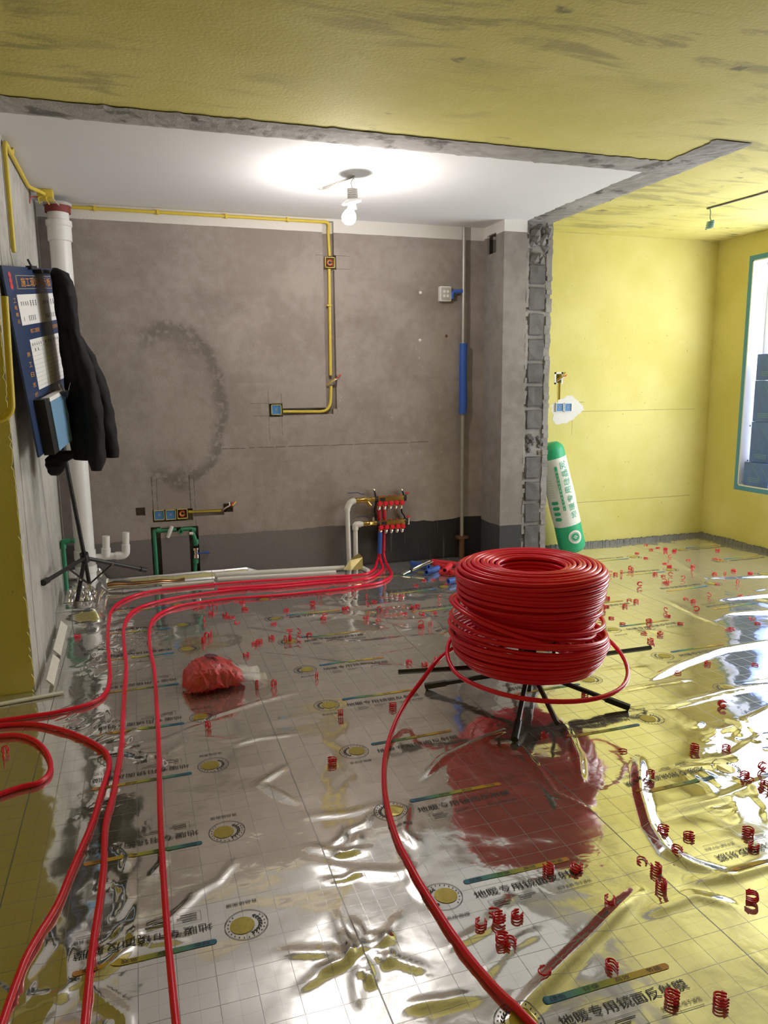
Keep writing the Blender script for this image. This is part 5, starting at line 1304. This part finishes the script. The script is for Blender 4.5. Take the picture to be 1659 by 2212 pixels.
OFF = [((933, 1214), (1000, 1222), M_sleeve_r, 'long red foam sleeve offcut lying behind the pile', 0), ((972, 1222), (960, 1234), M_sleeve_r, 'red foam sleeve offcut with open end on top of the pile', .045),
       ((950, 1236), (985, 1239), M_sleeve_r, 'red foam sleeve offcut lying in front of the pile', 0), ((940, 1222), (972, 1228), M_sleeve_r, 'short red foam sleeve offcut under the crossing one', 0),
       ((889, 1218), (926, 1226), M_sleeve_b, 'blue foam sleeve offcut lying apart beside the dark wall', 0), ((946, 1228), (921, 1238), M_sleeve_b, 'blue foam sleeve offcut lying against the red pile', 0),
       ((988, 1224), (1004, 1226), M_sleeve_b, 'blue foam sleeve offcut half hidden behind the coil', 0), ((968, 1258), (983, 1255), M_sleeve_b, 'stubby bright blue sleeve offcut beside the coil', 0)]
for p, q, m_, lab, z in OFF:
    a = pz(*p, .03 + z); c = pz(*q, .03 + z); zr = max(fz(a.x, a.y), fz(c.x, c.y)) + .026 + z; a.z = c.z = zr
    solo('sleeve_offcut', ringtube(a, c, .023), m_, lab, 'pipe sleeve')
a = pz(868, 1240, .02); c = pz(932, 1228, .02); a.z = fz(a.x, a.y) + .008; c.z = fz(c.x, c.y) + .074
pl_ = thing('pliers', 'long silver pliers lying on the floor beside the blue sleeves', 'pliers', tuple(a)); d = (c - a); s_ = Vector((-d.y, d.x, 0)).normalized()
part('handle', MB().tube(catmull([a.lerp(c, .28), a.lerp(c, .6) + s_ * .018, c + s_ * .022], 5), .008, 8), M_chrome, pl_); part('handle', MB().tube(catmull([a.lerp(c, .28), a.lerp(c, .6) - s_ * .018, c - s_ * .022], 5), .008, 8), M_chrome, pl_)
part('jaw', MB().tube([a.lerp(c, .30), a + s_ * .012], [.012, .006], 8).tube([a.lerp(c, .30), a - s_ * .014], [.012, .006], 8), M_chrome, pl_); part('pivot', MB().lathe([(.016, -.01), (.016, .012)], a.lerp(c, .29), (0, 0, 1), 10), M_blackmetal, pl_)

# ================================================================== STRIPS, BOARDS, FOIL AT THE LEFT
def strip(name, p, q, w, t, label, cat, m_, z0=.012, tilt=.0):
    a = pz(*p, z0); c = pz(*q, z0); a.z = max(a.z, fz(a.x, a.y) + .004); c.z = max(c.z, fz(c.x, c.y) + .004)
    d = (c - a); s_ = Vector((-d.y, d.x, 0)).normalized() * w; u_ = Vector((0, 0, t)); s_ = s_ + Vector((0, 0, tilt))
    b = MB(); b.add([a, c, c + s_, a + s_, a + u_, c + u_, c + s_ + u_, a + s_ + u_], [(3, 2, 1, 0), (4, 5, 6, 7), (0, 1, 5, 4), (1, 2, 6, 5), (2, 3, 7, 6), (3, 0, 4, 7)])
    return solo(name, b, m_, label, cat, smooth=False)
strip('foam_board', (116, 1484), (129, 1428), .032, .010, 'near short cream board strip leaning at the foot of the pale wall', 'board', M_foam, .010, .035)
strip('foam_board', (131, 1420), (146, 1356), .036, .010, 'far long cream board strip leaning at the foot of the pale wall', 'board', M_foam, .010, .04)
strip('trim_strip', (-40, 1533), (138, 1500), .030, .008, 'white plastic strip lying along the foot of the mustard wall', 'strip', M_white)
# rolled film offcut by the wall foot
a = pz(232, 1262, .06); c = pz(402, 1258, .06); a.y = c.y = YB - .13; a.z = max(fz(a.x, a.y), fz(c.x, c.y)) + .03; c.z = a.z
pts = [a.lerp(c, t) + Vector((0, .006 * math.sin(9 * t), .004 * math.sin(13 * t))) for t in np.linspace(0, 1, 24)]
rr = [.030 - .016 * t + .003 * math.sin(20 * t) for t in np.linspace(0, 1, 24)]
fr_ = thing('film_roll', 'thin roll of coppery film offcut lying by the green pipes', 'film roll', tuple(a))
part('roll', MB().tube(pts, rr, 12), M_copper, fr_); part('outer_wrap', MB().tube([q + Vector((0, -.02, -.008)) for q in pts], [r * .55 for r in rr], 10), M_foil, fr_)
# crumpled film heap dressed over the kerb in the corner
hp = MB(); o0 = Vector((-.455, 5.56, 0)); nu, nv = 22, 18; vs = []; fs = []; rs_ = random.Random(4)
for i in range(nu + 1):
    for j in range(nv + 1):
        u, v = -1 + 2 * i / nu, -1 + 2 * j / nv; k = max(0, 1 - (u * u) ** 2) * max(0, 1 - (v * v) ** 2)
        x, y = o0.x + .105 * u, o0.y + .16 * v; vs.append((x, y, fz(x, y) + .002 + k * (.03 + rs_.uniform(0, .05))))
for i in range(nu):
    for j in range(nv): a_ = i * (nv + 1) + j; fs.append((a_, a_ + 1, a_ + nv + 2, a_ + nv + 1))
hp.add(vs, fs); solo('foil_heap', hp, M_foil, 'crumpled heap of silver film in the corner under the tripod stand', 'foil', smooth=False)
